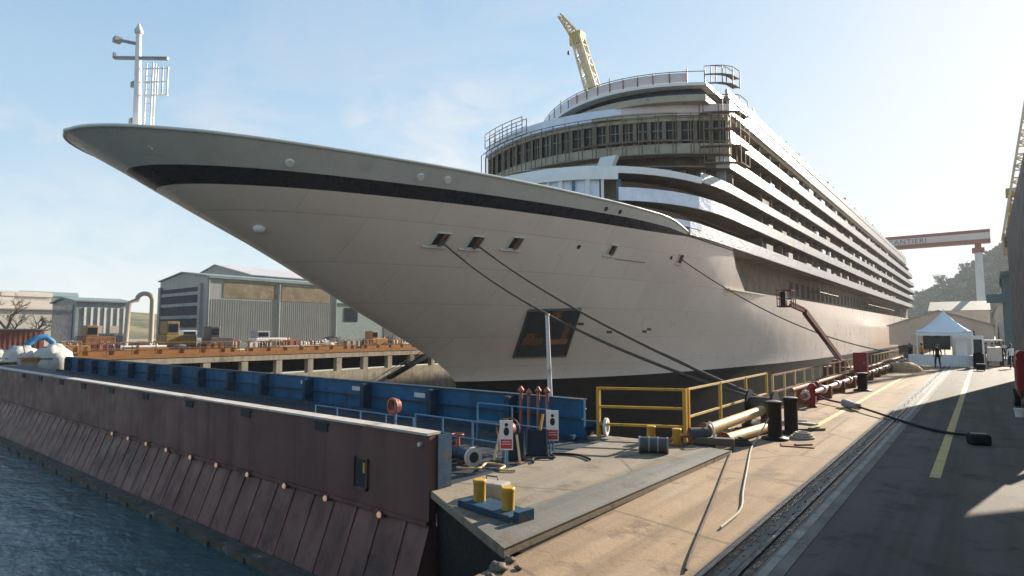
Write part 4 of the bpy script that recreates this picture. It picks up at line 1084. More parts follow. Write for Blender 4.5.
b = MB(); b.box(-9.6, 38.2, z0 + .08, -9.3, 38.6, z0 + .95); b.build('control_box', 'rubber', t)

# loose gear on the quay
for k, (x, y, m, lab) in enumerate([(-4.75, 14.75, 'rope', 'dark rope coil on the quay beside the yellow pipes'), (-3.75, 16.6, 'rope_pale', 'pale rope coil on the quay right of the black posts'), (-5.3, 19.6, 'rope', 'dark rope coil behind the winch')]):
    t = thing('rope_coil', (x, y, 0), lab, 'rope coil', 'rope coils on the quay')
    for q in range(3):
        b = MB(); R0 = .26 - .05 * q
        b.tube([(x + R0 * math.cos(a) * (1 + .05 * math.sin(3 * a + q)), y + R0 * math.sin(a), .03 + .05 * q) for a in [j * math.pi / 10 for j in range(21)]], .03, 6); b.build('turn', m, t)
for k, (x, y, a, lab) in enumerate([(-3.6, 15.4, .3, 'flat rusty steel plate lying right of the nearest black post'), (-4.6, 19.2, -.2, 'flat grey plank lying behind the black posts'), (-3.9, 18.0, .8, 'short timber plank lying on the quay behind the black posts')]):
    t = thing('loose_plate_scrap', (x, y, 0), lab, 'scrap', 'scrap on the quay')
    b = MB(); b.obox((x, y, .005), (.7, 1.4, .9)[k], (.4, .22, .16)[k], (.02, .05, .06)[k], a); b.build('plate', ('rust', 'grey', 'scaf_board')[k], t)
    b = MB(); b.obox((x + .12, y + .08, (.027, .057, .067)[k]), (.4, .5, .4)[k], .12, .03, a + .5); b.build('offcut', 'primer', t)
t = thing('chain_heap', (-5.2, 16.2, 0), 'heap of dark chain links beside the winch bed', 'chain')
rc_ = random.Random(9)
for k in range(14):
    c = Vector((-5.15 + rc_.gauss(0, .2), 16.2 + rc_.gauss(0, .28), .05 + .05 * (k % 3))); u = Vector((rc_.gauss(0, 1), rc_.gauss(0, 1), rc_.gauss(0, .4))).normalized(); w = u.orthogonal().normalized()
    b = MB(); b.tube([c + u * .11 * math.cos(a) + w * .065 * math.sin(a) for a in [j * math.pi / 6 for j in range(13)]], .02, 5); b.build('link', 'grey_dk', t)
# ------------------------------------------------------------------ tent and what is under it
tx, ty = -2.6, 61.0
t = thing('marquee_tent', (tx, ty, 0), 'white peaked pagoda tent at the far end of the quay', 'tent')
Rr = 1.85
b = MB(); b.smooth = True
rings = []
for k in range(9):
    u = k / 8; r = Rr * (1 - u); z = 2.72 + 1.75 * (u ** 1.4)
    rings.append([(tx + sx * r, ty + sy * r, z - .10 * (1 - u) * (1 if abs(sx) + abs(sy) == 1 else -.4)) for sx, sy in ((-1, -1), (0, -1), (1, -1), (1, 0), (1, 1), (0, 1), (-1, 1), (-1, 0))])
b.loft(rings, True); b.build('roof', 'canvas', t)
b = MB()
c = [(-1, -1), (1, -1), (1, 1), (-1, 1)]
for (ax, ay), (bx, by) in zip(c, c[1:] + c[:1]):
    n = 10
    b.loft([[(tx + Rr * (ax + (bx - ax) * i / n), ty + Rr * (ay + (by - ay) * i / n), 2.68), (tx + Rr * (ax + (bx - ax) * i / n), ty + Rr * (ay + (by - ay) * i / n), 2.42 - .05 * (i % 2))] for i in range(n + 1)])
b.build('valance', 'canvas', t)
for ax, ay in c:
    b = MB(); b.cyl((tx + ax * 1.78, ty + ay * 1.78, 0), (tx + ax * 1.78, ty + ay * 1.78, 2.72), .05, None, 10); b.build('leg', 'white_paint', t)
b = MB(); b.cyl((tx, ty, 4.4), (tx, ty, 4.62), .05, .02, 8); b.build('finial', 'white_paint', t)
t = thing('skirted_table', (-2.55, 58.0, 0), 'long white skirted table in front of the tent', 'table')
b = MB(); b.box(-4.9, 57.6, .86, -.3, 58.4, .9); b.build('tabletop', 'cloth_white', t)
b = MB()
n = 46; R_ = []
for i in range(n + 1):
    x = -4.88 + 4.56 * i / n; o = .04 * (i % 2); R_.append([(x, 57.62 - o, .87), (x, 57.6 - o * 1.6, .02)])
b.loft(R_); b.loft([[(-4.89, 57.6, .87), (-4.9, 57.58, .02)], [(-4.89, 58.4, .87), (-4.9, 58.42, .02)]]); b.loft([[(-.31, 57.6, .87), (-.3, 57.58, .02)], [(-.31, 58.4, .87), (-.3, 58.42, .02)]])
b.build('skirt', 'cloth_white', t)
t = thing('display_screen', (-3.0, 60.2, 0), 'large black display screen standing under the tent', 'screen')
b = MB(); b.box(-4.0, 60.1, 1.25, -2.2, 60.2, 2.35); b.build('panel', 'rubber', t, bev=.01)
b = MB(); b.box(-3.95, 60.09, 1.3, -2.25, 60.1, 2.3); b.build('glass', 'glass_dk', t)
for x in (-3.6, -2.6):
    b = MB(); b.beam((x, 60.25, 0), (x, 60.25, 1.6), .06); b.build('leg', 'grey_dk', t)
t = thing('roll_up_banner', (-1.55, 59.6, 0), 'blank white upright banner under the right side of the tent', 'banner')
b = MB(); b.extr([(-1.85, 59.6, .08), (-1.1, 59.6, .08), (-1.1, 59.66, 2.1), (-1.85, 59.66, 2.1)], (0, .015, 0)); b.build('sheet', 'cloth_white', t)
b = MB(); b.box(-1.9, 59.5, 0, -1.05, 59.75, .08); b.build('base', 'grey', t)
t = thing('wall_panel', (-.6, 62.5, 0), 'tall pale side wall panel hung at the tent back', 'panel')
b = MB(); b.box(-2.2, 63.55, 0, -.05, 63.6, 2.4); b.build('sheet', 'cloth_white', t)
for x in (-2.2, -.05):
    b = MB(); b.beam((x, 63.65, 0), (x, 63.65, 2.5), .05); b.build('leg', 'grey', t)
t = thing('speaker_column', (-.45, 57.2, 0), 'tall black loudspeaker column beside the tent', 'loudspeaker')
b = MB(); b.box(-.75, 57.0, 0, -.1, 57.5, 1.1); b.build('bass_cabinet', 'rubber', t, bev=.03)
b = MB(); b.box(-.68, 57.05, 1.1, -.17, 57.45, 2.15); b.build('top_cabinet', 'rubber', t, bev=.03)
b = MB(); b.box(-.64, 57.03, 1.15, -.21, 57.05, 2.1); b.build('grille', 'grey_dk', t)
t = thing('flight_case', (-.3, 52.6, 0), 'small black flight case on the ground before the speaker', 'case')
b = MB(); b.box(-.55, 52.4, .06, -.05, 52.8, .5); b.build('box', 'rubber', t, bev=.02)
for x in (-.5, -.1):
    b = MB(); b.cyl((x - .02, 52.45, .04), (x + .02, 52.45, .04), .04, None, 8); b.build('wheel', 'grey', t)
t = thing('vending_cart', (.55, 60.5, 0), 'cream food cart standing between the speaker and the wall', 'cart')
b = MB(); b.box(.1, 60, .4, 1.0, 61.2, 1.5); b.build('body', 'plate_label', t, bev=.03)
b = MB(); b.box(-.05, 59.9, 2.0, 1.1, 61.3, 2.08); b.build('canopy', 'cloth_white', t)
for x in (.12, .98):
    b = MB(); b.beam((x, 60.0, 1.5), (x, 60.0, 2.0), .04); b.build('post', 'grey', t)
    b = MB(); b.cyl((x - .03, 60.5, .3), (x + .03, 60.5, .3), .3, None, 14); b.build('wheel', 'rubber', t)

# ------------------------------------------------------------------ people
def person(loc, rz, top, legs, label, stride=.14, armL=(.02, .06), armR=(.02, -.04), h=1.75, arms_front=False):
    k = h / 1.75
    V = []; Ed = []; Rd = []
    def v(p, r, par=None):
        V.append((p[0] * k, p[1] * k, p[2] * k)); Rd.append(r * k)
        if par is not None: Ed.append((par, len(V) - 1))
        return len(V) - 1
    pel = v((0, 0, .95), .135); wa = v((0, .0, 1.1), .125, pel); ch = v((0, .01, 1.32), .15, wa); nb = v((0, 0, 1.47), .075, ch)
    nk = v((0, .01, 1.53), .055, nb); hd = v((0, .015, 1.63), .09, nk); tp = v((0, .01, 1.72), .07, hd)
    for s in (-1, 1):
        st = stride * s
        hi = v((.1 * s, 0, .89), .09, pel); kn = v((.11 * s, st * .6 + .02, .5), .062, hi); an = v((.11 * s, st, .1), .042, kn)
        fo = v((.115 * s, st - .0, .045), .042, an); v((.125 * s, st + .16, .035), .035, fo)
        sh = v((.19 * s, 0, 1.42), .062, ch)
        a = armL if s < 0 else armR
        if arms_front:
            el = v((.25 * s, -.02, 1.14), .045, sh); wr = v((.13 * s, .22, 1.15), .032, el); ha = v((.07 * s, .27, 1.17), .036, wr)
        else:
            el = v((.25 * s, a[0] - .03, 1.14), .045, sh); wr = v((.26 * s, a[1] * 2 + .05, .90), .03, el); ha = v((.255 * s, a[1] * 2 + .08, .80), .036, wr)
        v((ha and V[ha][0] / k - .02 * s, V[ha][1] / k + .03, V[ha][2] / k - .05), .018, ha)
    me = bpy.data.meshes.new('tmp'); me.from_pydata(V, Ed, []); o = bpy.data.objects.new('tmp', me); COL.objects.link(o)
    sk = o.modifiers.new('skin', 'SKIN'); sk.use_smooth_shade = True
    for i, r in enumerate(Rd):
        sv = me.skin_vertices[0].data[i]; sv.radius = (r, r * .8 if i in (1, 2, 3) else r)
    me.skin_vertices[0].data[0].use_root = True
    sb = o.modifiers.new('sub', 'SUBSURF'); sb.levels = 1; sb.render_levels = 1
    dg = bpy.context.evaluated_depsgraph_get()
    m2 = bpy.data.meshes.new_from_object(o.evaluated_get(dg)); bpy.data.objects.remove(o)
    m2.name = 'person'
    for x in ('skin', legs, top, 'hair', 'rubber'): m2.materials.append(M[x])
    for p in m2.polygons:
        c = p.center / k; p.use_smooth = True
        hand = c.z < .86 and abs(c.x) > .2
        p.material_index = 4 if c.z < .09 else 1 if (c.z < .95 and not (abs(c.x) > .2)) else 0 if (hand or c.z > 1.5) else 2
    t = bpy.data.objects.new('person', m2); COL.objects.link(t); ORG[t.name] = tuple(loc)
    t.location = loc; t.rotation_euler.z = rz
    hr = MB(); hr.ball((0, -.012 * k, 1.675 * k), .1 * k, 12, 8, (.92, 1.02, .95)); hobj = hr.build('hair', 'hair', None, org=(0, 0, 0)); hobj.parent = t
    fc = MB()
    for s in (-1, 1): fc.ball((.035 * s * k, .098 * k, 1.645 * k), .011 * k, 6, 4)
    fc.ball((0, .112 * k, 1.615 * k), .016 * k, 6, 4, (.8, 1, 1.2)); fc.ball((0, .1 * k, 1.575 * k), .02 * k, 6, 4, (1.3, .5, .4))
    fo_ = fc.build('face', 'skin', None, org=(0, 0, 0)); fo_.parent = t
    return tag(t, label, 'person', 'people by the tent')
person((-2.84, 55.0, .0), rad(170), 'cloth_black', 'cloth_black', 'person in black walking toward the camera in front of the white table', .2)
person((.98, 61.0, 0), rad(200), 'cloth_black', 'cloth_navy', 'person in dark clothes standing alone right of the speaker column', .05)
person((-5.0, 60.4, 0), rad(120), 'cloth_navy', 'cloth_black', 'person in navy standing at the left corner of the tent', .05, arms_front=True)
person((-4.3, 62.2, 0), rad(100), 'cloth_orange', 'cloth_navy', 'person in an orange vest under the left side of the tent', .04)
person((.05, 66.0, 0), rad(180), 'cloth_grey', 'cloth_black', 'person in a grey top behind the speaker column', .06)
person((1.6, 63.5, 0), rad(150), 'cloth_black', 'cloth_black', 'person in black at the far right beside the grey steel block', .12, arms_front=True)
person((1.35, 72.0, 0), rad(190), 'plate_label', 'cloth_grey', 'distant person in a pale top behind the others', .1)

person((.5, 68, 0), rad(165), 'cloth_navy', 'cloth_grey', 'person in navy with grey trousers far behind the food cart', .12)
person((-.5, 74, 0), rad(190), 'cloth_grey', 'cloth_black', 'far person in grey walking behind the tent', .15)
person((1.5, 57.5, 0), rad(185), 'cloth_white', 'cloth_navy', 'person in a white shirt by the end of the grey steel panel', .1)
# ------------------------------------------------------------------ right-hand side
t = thing('steel_hull_block', (1.4, 33, 0), 'tall dark grey steel panel standing on edge along the right side of the road', 'steel panel')  # grey wall kept thin so sunlight passes behind its near end
b = MB(); b.box(1.25, 20.0, .35, 1.37, 43.6, 8.4); b.build('plate', 'block_grey', t)
for k in range(12):
    y = 21.2 + k * 1.85; b = MB(); b.box(1.37, y, .5, 1.6, y + .12, 8.2); b.build('stiffener', 'block_grey', t)
for y in (21, 28, 36, 43):
    b = MB(); b.box(1.2, y - .3, 0, 1.7, y + .3, .35); b.build('support_block', 'cement', t)
    b = MB(); b.beam((1.55, y, 3), (2.4, y, .1), .14); b.build('prop', 'rust', t)
t = thing('shade_hall', (10, 8, 0), 'added grey hall out of view with a canopy roof shaped to shade the road', 'hall')  # unseen hall added to shade the near road
b = MB(); b.box(2.6, -14, 0, 16, 16.5, 7.9); b.build('wall', 'clad_dk', t)
b = MB(); b.prism([(2.4, -14.3), (16.2, -14.3), (16.2, 47.3), (2.4, 28.7)], 7.9, 8.2); b.build('roof', 'clad_teal', t)  # roof edge slanted so its shadow leaves a lit triangle on the road
for x, y in ((6.2, 32), (9, 36), (13, 41), (15.5, 27)):
    b = MB(); b.beam((x, y, 0), (x, y, 7.9), .25); b.build('post', 'grey_dk', t)
for y in (-6, 2, 10):
    b = MB(); b.box(2.55, y - 1.6, 0, 2.6, y + 1.6, 4); b.build('door', 'grey_dk', t)
t = thing('compressor_cart', (0.95, 28.6, 0), 'red compressor cart with a black wheel at the right picture edge', 'compressor')
b = MB(); b.box(.82, 27.5, .45, 1.2, 29.6, 1.75); b.build('housing', 'red', t, bev=.06)
b = MB(); b.cyl((1.0, 27.6, 1.86), (1.0, 29.4, 1.86), .17, None, 16); b.build('tank', 'red', t)
for y in (27.9, 29.1):
    for x in (.82, 1.12):
        b = MB(); b.cyl((x - .08, y, .3), (x + .08, y, .3), .3, None, 18); w = b.build('wheel', 'rubber', t)
        c = MB(); c.cyl((x - .09, y, .3), (x + .09, y, .3), .12, None, 12); c.build('rim', 'grey', w)
b = MB(); b.tube([(.9, 27.5, .5), (.9, 26.8, .45), (.9, 26.5, .75)], .03, 8); b.build('drawbar', 'grey_dk', t)
b = MB(); b.box(.805, 28.0, .8, .82, 29.0, 1.5); b.build('vent_grille', 'grey_dk', t)
t = thing('paint_bucket', (.75, 25.0, 0), 'small white paint bucket in the shade before the red compressor', 'bucket')
b = MB(); b.lathe((.75, 25.0, 0), [(.1, 0), (.13, .26), (.14, .27)], 14); b.build('pail', 'white_paint', t)
b = MB(); b.tube([(.75 + .14 * math.cos(k * math.pi / 8), 25.0, .26 + .06 * math.sin(k * math.pi / 8)) for k in range(9)], .008, 5); b.build('handle', 'grey', t)

def lattice(t, P0, P1, w0, w1, n, m, r=.09, nm='lattice'):
    P0 = Vector(P0); P1 = Vector(P1); d = (P1 - P0).normalized()
    a = d.cross(Vector((0, 1, 0)))
    if a.length < .1: a = Vector((1, 0, 0))
    a.normalize(); c = a.cross(d).normalized()
    cor = lambda u, sx, sy: P0.lerp(P1, u) + a * (sx * (w0 + (w1 - w0) * u) / 2) + c * (sy * (w0 + (w1 - w0) * u) / 2)
    S4 = ((-1, -1), (1, -1), (1, 1), (-1, 1))
    for s_ in S4:
        b = MB(); b.beam(cor(0, *s_), cor(1, *s_), r * 2); b.build('chord', m, t)
    b = MB()
    for i in range(n):
        u0, u1 = i / n, (i + 1) / n
        for k in range(4):
            p, q = S4[k], S4[(k + 1) % 4]
            b.beam(cor(u0, *p), cor(u0, *q), r * 1.2)
            b.beam(cor(u0, *(p if i % 2 else q)), cor(u1, *(q if i % 2 else p)), r * 1.1)
    b.build(nm, m, t)
# yellow boom crane on a teal portal beyond the panel
t = thing('portal_crane', (4.6, 95, 0), 'yellow lattice boom crane on a teal portal at the right edge', 'crane')
for x in (2.4, 8.4):
    for y in (92, 98):
        b = MB(); b.box(x - .4, y - .4, 0, x + .4, y + .4, 9.6); b.build('leg', 'teal', t)
b = MB(); b.box(.4, 91.4, 6.2, 9, 92.4, 7.2); b.build('portal_beam', 'teal', t)
b = MB(); b.box(1.8, 97.5, 8.4, 9, 98.5, 9.4); b.build('portal_beam', 'teal', t)
b = MB(); b.box(1.8, 91.2, 9.4, 9.2, 98.8, 9.9); b.build('platform', 'teal', t)
b = MB(); b.cyl((5.4, 95, 9.9), (5.4, 95, 11.6), 1.6, 1.5, 18); b.build('slewing_ring', 'grey_dk', t)
b = MB(); b.box(2.6, 93.4, 11.6, 8.5, 96.6, 14.2); b.build('machinery_house', 'crane_cream', t, bev=.08)
b = MB(); b.box(2.3, 92.7, 12.1, 3.6, 94.6, 14.6); cb_ = b.build('cab', 'crane_yellow', t, bev=.06)
b = MB(); b.box(2.45, 92.66, 12.9, 3.45, 92.7, 14.2); b.build('window', 'glass_dk', cb_)
lattice(t, (4.0, 95, 14.0), (6.3, 95, 33.0), 3.4, 1.4, 13, 'crane_cream', .13, 'boom_bracing')
lattice(t, (3.4, 95, 14.0), (3.9, 96, 19.5), 1.6, .9, 3, 'crane_yellow', .1, 'mast_bracing')
b = MB(); b.box(5.8, 94.5, 33, 6.8, 95.5, 34.2); b.build('boom_head', 'crane_yellow', t)
b = MB(); b.box(2.9, 94.4, 19.5, 4.6, 96.4, 20.4); b.build('sheave_block', 'crane_yellow', t)
# gantry crane across the dock head
t = thing('gantry_crane', (-.4, 330, 0), 'huge white and maroon gantry crane beam spanning the dock behind the ship', 'gantry crane')
b = MB(); b.box(-95, 328, 41.6, 4, 333, 43.2); b.build('lower_girder', 'gantry_red', t)
b = MB(); b.box(-95, 328.05, 43.2, 4, 332.95, 46.0); b.build('web', 'gantry_white', t)
b = MB(); b.box(-95, 328, 46.0, 4, 333, 47.4); b.build('upper_girder', 'gantry_red', t)
for x in (-.4, -88):
    b = MB(); b.cyl((x, 330.5, 0), (x, 330.5, 37.5), 1.6, 1.35, 16); b.build('leg', 'gantry_blue', t)
    b = MB(); b.box(x - 2.2, 328.5, 37.5, x + 2.2, 332.5, 39.6); b.cyl((x, 330.5, 39.5), (x, 330.5, 41.6), 1.2, None, 14); b.build('leg_head', 'gantry_red', t)
b = MB(); b.box(-50, 329.5, 47.4, -46, 331.5, 49.5); b.build('trolley', 'gantry_red', t)
fc = bpy.data.curves.new('lettering', 'FONT'); fc.body = 'FINCANTIERI'; fc.size = 3.1; fc.extrude = .05; fc.space_character = 1.15; fc.align_x = 'RIGHT'
fo = bpy.data.objects.new('tmp_text', fc); COL.objects.link(fo)
dg = bpy.context.evaluated_depsgraph_get(); me = bpy.data.meshes.new_from_object(fo.evaluated_get(dg)); bpy.data.objects.remove(fo)
me.materials.clear(); me.materials.append(M['letter'])
lo = bpy.data.objects.new('lettering', me); COL.objects.link(lo); lo.parent = t
lo.rotation_euler = (rad(90), 0, 0); lo.location = (-18.6 + .4, 327.98 - 330, 43.5)

# warehouses and buildings beyond the tent
def shed(name, x0, y0, x1, y1, z0, eave, ridge, wall, roof, label, axis='Y', cat='warehouse', group=None, doors=()):
    t = thing(name, ((x0 + x1) / 2, (y0 + y1) / 2, z0), label, cat, group)
    b = MB()
    if axis == 'Y':
        xm = (x0 + x1) / 2
        b.extr([(x0, y0, z0), (x1, y0, z0), (x1, y0, eave), (xm, y0, ridge), (x0, y0, eave)], (0, y1 - y0, 0)); b.build('wall', wall, t)
        b = MB()
        for s_ in (-1, 1):
            xe = x0 if s_ < 0 else x1; o = .35 * s_
            dz = (ridge - eave) / (xm - x0) * .35
            b.extr([(xm, y0 - .3, ridge + .03), (xe + o, y0 - .3, eave - dz + .03), (xe + o, y0 - .3, eave - dz + .23), (xm, y0 - .3, ridge + .25)], (0, y1 - y0 + .6, 0))
        b.build('roof', roof, t)
    else:
        ym = (y0 + y1) / 2
        b.extr([(x0, y0, z0), (x0, y1, z0), (x0, y1, eave), (x0, ym, ridge), (x0, y0, eave)], (x1 - x0, 0, 0)); b.build('wall', wall, t)
        b = MB()
        for s_ in (-1, 1):
            ye = y0 if s_ < 0 else y1; o = .35 * s_; dz = (ridge - eave) / (ym - y0) * .35
            b.extr([(x0 - .3, ym, ridge + .03), (x0 - .3, ye + o, eave - dz + .03), (x0 - .3, ye + o, eave - dz + .23), (x0 - .3, ym, ridge + .25)], (x1 - x0 + .6, 0, 0))
        b.build('roof', roof, t)
    for d in doors:
        b = MB(); b.box(*d[:6]); b.build(d[6], d[7], t)
    return t
shed('quay_warehouse', -16, 150, 1.5, 190, 0, 4.0, 7.0, 'stucco_pink', 'tile', 'pale tan gabled warehouse directly behind the tent', 'Y',
     doors=[(-10, 149.9, 0, -5.5, 150, 3.6, 'door', 'grey_dk'), (-3.5, 149.9, 1, -1.5, 150, 3, 'window', 'glass_dk')])
shed('quay_warehouse', 2.6, 170, 20, 230, 0, 8.5, 11.5, 'stucco', 'tile', 'cream gabled warehouse right of the tan one under the gantry leg', 'Y',
     doors=[(4, 169.9, 0, 8, 170, 4.5, 'door', 'grey_dk')])
shed('quay_warehouse', -17, 290, 2, 320, 0, 11, 15, 'stucco_pink', 'tile', 'farther tan warehouse at the dock head by the ship stern', 'X',
     doors=[(-12, 289.9, 2, -9, 290, 5, 'window', 'glass_dk')])
shed('office_building', 9, 250, 45, 280, 0, 14, 17, 'stucco', 'tile', 'tall cream building beyond the cream warehouse', 'X', 'building',
     doors=[(12 + k * 4, 249.9, 4, 14 + k * 4, 250, 7, 'window', 'glass_dk') for k in range(7)])

# ------------------------------------------------------------------ hills and woods
def hill_mesh(name, x0, x1, y0, y1, f, m, nx=60, ny=24):
    b = MB(); b.smooth = True
    b.loft([[(x0 + (x1 - x0) * i / nx, y0 + (y1 - y0) * j / ny, f(x0 + (x1 - x0) * i / nx, y0 + (y1 - y0) * j / ny)) for j in range(ny + 1)] for i in range(nx + 1)])
    return struct(b.build(name, m))
from mathutils import noise as mn
def fh(x, y):
    ridge = interp([(-140, 8), (-95, 20), (-58, 34), (-34, 47), (-8, 66), (14, 82), (34, 96), (90, 125), (200, 140), (400, 130)], x * 1.0)
    u = (y - 600) / 130.
    return -1 + ridge * max(0, min(1, u)) ** .8 * (1 + .1 * mn.noise(Vector((x * .03, y * .03, 0)))) - max(0, u - 1.2) * 12
hill_mesh('wooded_hill', -220, 420, 596, 900, fh, 'hill')
b = MB(); cnt = 0
rnd = random.Random(3)
while cnt < 3000:
    x = rnd.uniform(-130, 130); y = rnd.uniform(602, 745)
    z = fh(x, y); r = rnd.uniform(1.6, 3.6)
    # a ragged crown of leaf clumps
    for q in range(5):
        c = (x + rnd.uniform(-.7, .7) * r, y + rnd.uniform(-.7, .7) * r, z + r * rnd.uniform(.4, 1.3)); s = r * rnd.uniform(.35, .6)
        vs_ = [(c[0] + s * rnd.uniform(.6, 1.2) * dx, c[1] + s * rnd.uniform(.6, 1.2) * dy, c[2] + s * rnd.uniform(.6, 1.2) * dz) for dx, dy, dz in ((1, 0, 0), (-1, 0, 0), (0, 1, 0), (0, -1, 0), (0, 0, 1), (0, 0, -1))]
        b.add(vs_, [(0, 2, 4), (2, 1, 4), (1, 3, 4), (3, 0, 4), (2, 0, 5), (1, 2, 5), (3, 1, 5), (0, 3, 5)])
    cnt += 1
tag(b.build('hillside_woods', 'leaf', fix=False), kind='stuff')
def leafy_tree(x, y, z, h, r, label, n=420, seed=1):
    rr = random.Random(seed)
    t = thing('hill_tree', (x, y, z), label, 'tree', 'single trees on the hill ridge')
    b = MB(); b.tube([(x, y, z - 1), (x + .2, y, z + h * .3), (x - .1, y, z + h * .6)], h * .035, 7, h * .015)
    for k in range(6):
        a = k * 1.05; b.tube([(x, y, z + h * (.3 + .05 * k)), (x + r * .6 * math.cos(a), y + r * .6 * math.sin(a), z + h * (.5 + .06 * k))], h * .014, 5, h * .005)
    b.build('trunk', 'bark', t)
    b = MB()
    cl_ = [(rr.gauss(0, .42) * r, rr.gauss(0, .42) * r, h * rr.uniform(.45, .98)) for _ in range(14)]
    for _ in range(n):
        c = rr.choice(cl_); q = Vector((x + c[0] + rr.gauss(0, .2) * r, y + c[1] + rr.gauss(0, .2) * r, z + c[2] + rr.gauss(0, .09) * h)); s = r * .13
        u = Vector((rr.gauss(0, 1), rr.gauss(0, 1), rr.gauss(0, 1))).normalized() * s; w = u.orthogonal().normalized() * s
        b.add([q - u, q + w * .6, q + u, q - w * .6], [(0, 1, 2, 3)])
    b.build('crown', 'leaf', t)
leafy_tree(-33, 728, fh(-33, 728) - 1, 13, 6, 'round tree standing above the hill ridge left of the gantry leg', 420, 4)
leafy_tree(-12, 728, fh(-12, 728) - 1, 11, 6, 'broad tree on the hill ridge nearest the gantry leg', 420, 5)
leafy_tree(-52, 726, fh(-52, 726) - 1, 8, 5, 'small tree low on the hill ridge next to the ship stern', 300, 6)

# ------------------------------------------------------------------ far side of the dock: yard
ZY = .25
t = shed('fabrication_shed', -119, 45, -100, 70, ZY, 11.9, 13.0, 'clad', 'clad_teal', 'large pale fabrication shed with an open dark gable and brown upper glazing', 'Y', 'shed',
     doors=[(-118.0, 44.9, ZY, -102.6, 45, 10.3, 'gable_opening', 'void'), (-100, 47.6, 8.5, -99.93, 57.2, 11.2, 'rooflight_panel', 'rooflight'), (-100, 58.2, 8.3, -99.93, 68.2, 11.1, 'rooflight_panel', 'rooflight')])
for z in (2.9, 5.0, 7.1, 9.0):
    b = MB(); b.box(-118, 44.75, z, -102.6, 44.88, z + .55); b.build('shutter_slat', 'clad_dk', t)
for x in (-118.4, -102.2):
    b = MB(); b.box(x - .45, 44.6, ZY, x + .45, 45, 10.8); b.build('door_jamb', 'clad_dk', t)
b = MB()
for k in range(60): b.box(-100, 45.2 + k * .41, ZY, -99.95, 45.26 + k * .41, 8.2)
b.build('cladding_ribs', 'clad', t)
for y in (57.7, 69.8, 45.15):
    b = MB(); b.cyl((-99.85, y, ZY), (-99.85, y, 11.6), .13, None, 8); b.build('downpipe', 'clad_dk', t)
b = MB(); b.box(-99.95, 45, 11.65, -99.6, 70, 11.9); b.build('gutter', 'clad_dk', t)
t = shed('paint_shed', -111, 27, -100, 33.8, ZY, 7.0, 7.6, 'clad_dk', 'clad_teal', 'smaller dark grey shed with white vertical stripes at far left', 'Y', 'shed',
     doors=[(-110.3, 26.9, ZY, -101.0, 27, 6.6, 'gable_door', 'glass_blue'), (-100, 27.4, ZY, -99.9, 33.5, 2.2, 'plinth', 'void')])
for k in range(7):
    y = 28.0 + k * .82; b = MB(); b.box(-100, y, 2.5, -99.88, y + .26, 6.2); b.build('white_stripe', 'white_dirty', t)
for k in range(2):
    b = MB(); b.box(-99.9, 29.2 + k * 2.0, 2.5, -99.8, 30.3 + k * 2.0, 3.6); b.build('vent_box', 'tile', t)
shed('low_workshop', -130, 76.5, -110, 118, ZY, 9.0, 11.8, 'clad_teal', 'clad_teal', 'grey green low workshop right of the big shed under the bow', 'Y', 'shed',
     doors=[(-110, 79, 5, -109.9, 82.5, 8, 'window', 'glass_dk'), (-110, 90, 1, -109.9, 94, 5, 'door', 'grey_dk')])
shed('rear_workshop', -160, 66, -126, 104, ZY, 15.2, 18.6, 'clad', 'gantry_white', 'pale roofed rear workshop rising behind the big shed', 'Y', 'shed', doors=[(-126, 70, 9, -125.9, 100, 12, 'window_strip', 'rooflight')])
shed('long_store', -150, 12, -128, 40, ZY, 6.5, 8.3, 'stucco', 'tile', 'cream long store with low roof behind the dark striped shed', 'Y', 'shed', doors=[(-128, 16, 1, -127.9, 20, 4, 'door', 'grey_dk')])
# terraces and houses on the far left hill
def fh2(x, y):
    return -1 + 12.5 * max(0, min(1, (-x - 225) / 70)) ** .8 * (1 + .12 * mn.noise(Vector((x * .02, y * .02, 3)))) * max(0, min(1, (170 - y) / 60.))
hill_mesh('western_hill', -460, -215, -60, 190, fh2, 'hill', 40, 40)
for k, (x, y, w, d, h, m, lab) in enumerate([
        (-262, 45, 12, 10, 6.5, 'stucco', 'cream house lowest on the far left hillside'), (-275, 58, 14, 11, 7, 'stucco_pink', 'tan house midway up the far left hillside'),
        (-290, 68, 18, 12, 5.5, 'clad_teal', 'grey green roofed block at the top of the far left hill'), (-258, 62, 11, 9, 6, 'stucco', 'cream house right of the others on the far left hillside'),
        (-270, 36, 12, 10, 7, 'stucco', 'cream house leftmost on the far left hillside'), (-250, 74, 14, 9, 5, 'stucco_pink', 'tan house nearest the striped shed on the far left hill')]):
    z = fh2(x, y) - .5
    t = thing('hillside_house', (x, y, z), lab, 'house', 'houses on the far left hill')
    b = MB(); b.box(x - d / 2, y - w / 2, z, x + d / 2, y + w / 2, z + h); b.build('wall', m, t)
    b = MB(); b.extr([(x - d / 2 - .4, y - w / 2 - .4, z + h), (x + d / 2 + .4, y - w / 2 - .4, z + h), (x, y - w / 2 + 1, z + h + 2)], (0, w + .8, 0)); b.build('roof', 'clad_teal' if k == 2 else 'tile', t)
    for j in range(3):
        b = MB(); yy = y - w / 2 + 1.5 + j * (w - 3) / 2.6; b.box(x + d / 2, yy, z + h * .45, x + d / 2 + .08, yy + 1.4, z + h * .75); b.build('window', 'glass_dk', t)

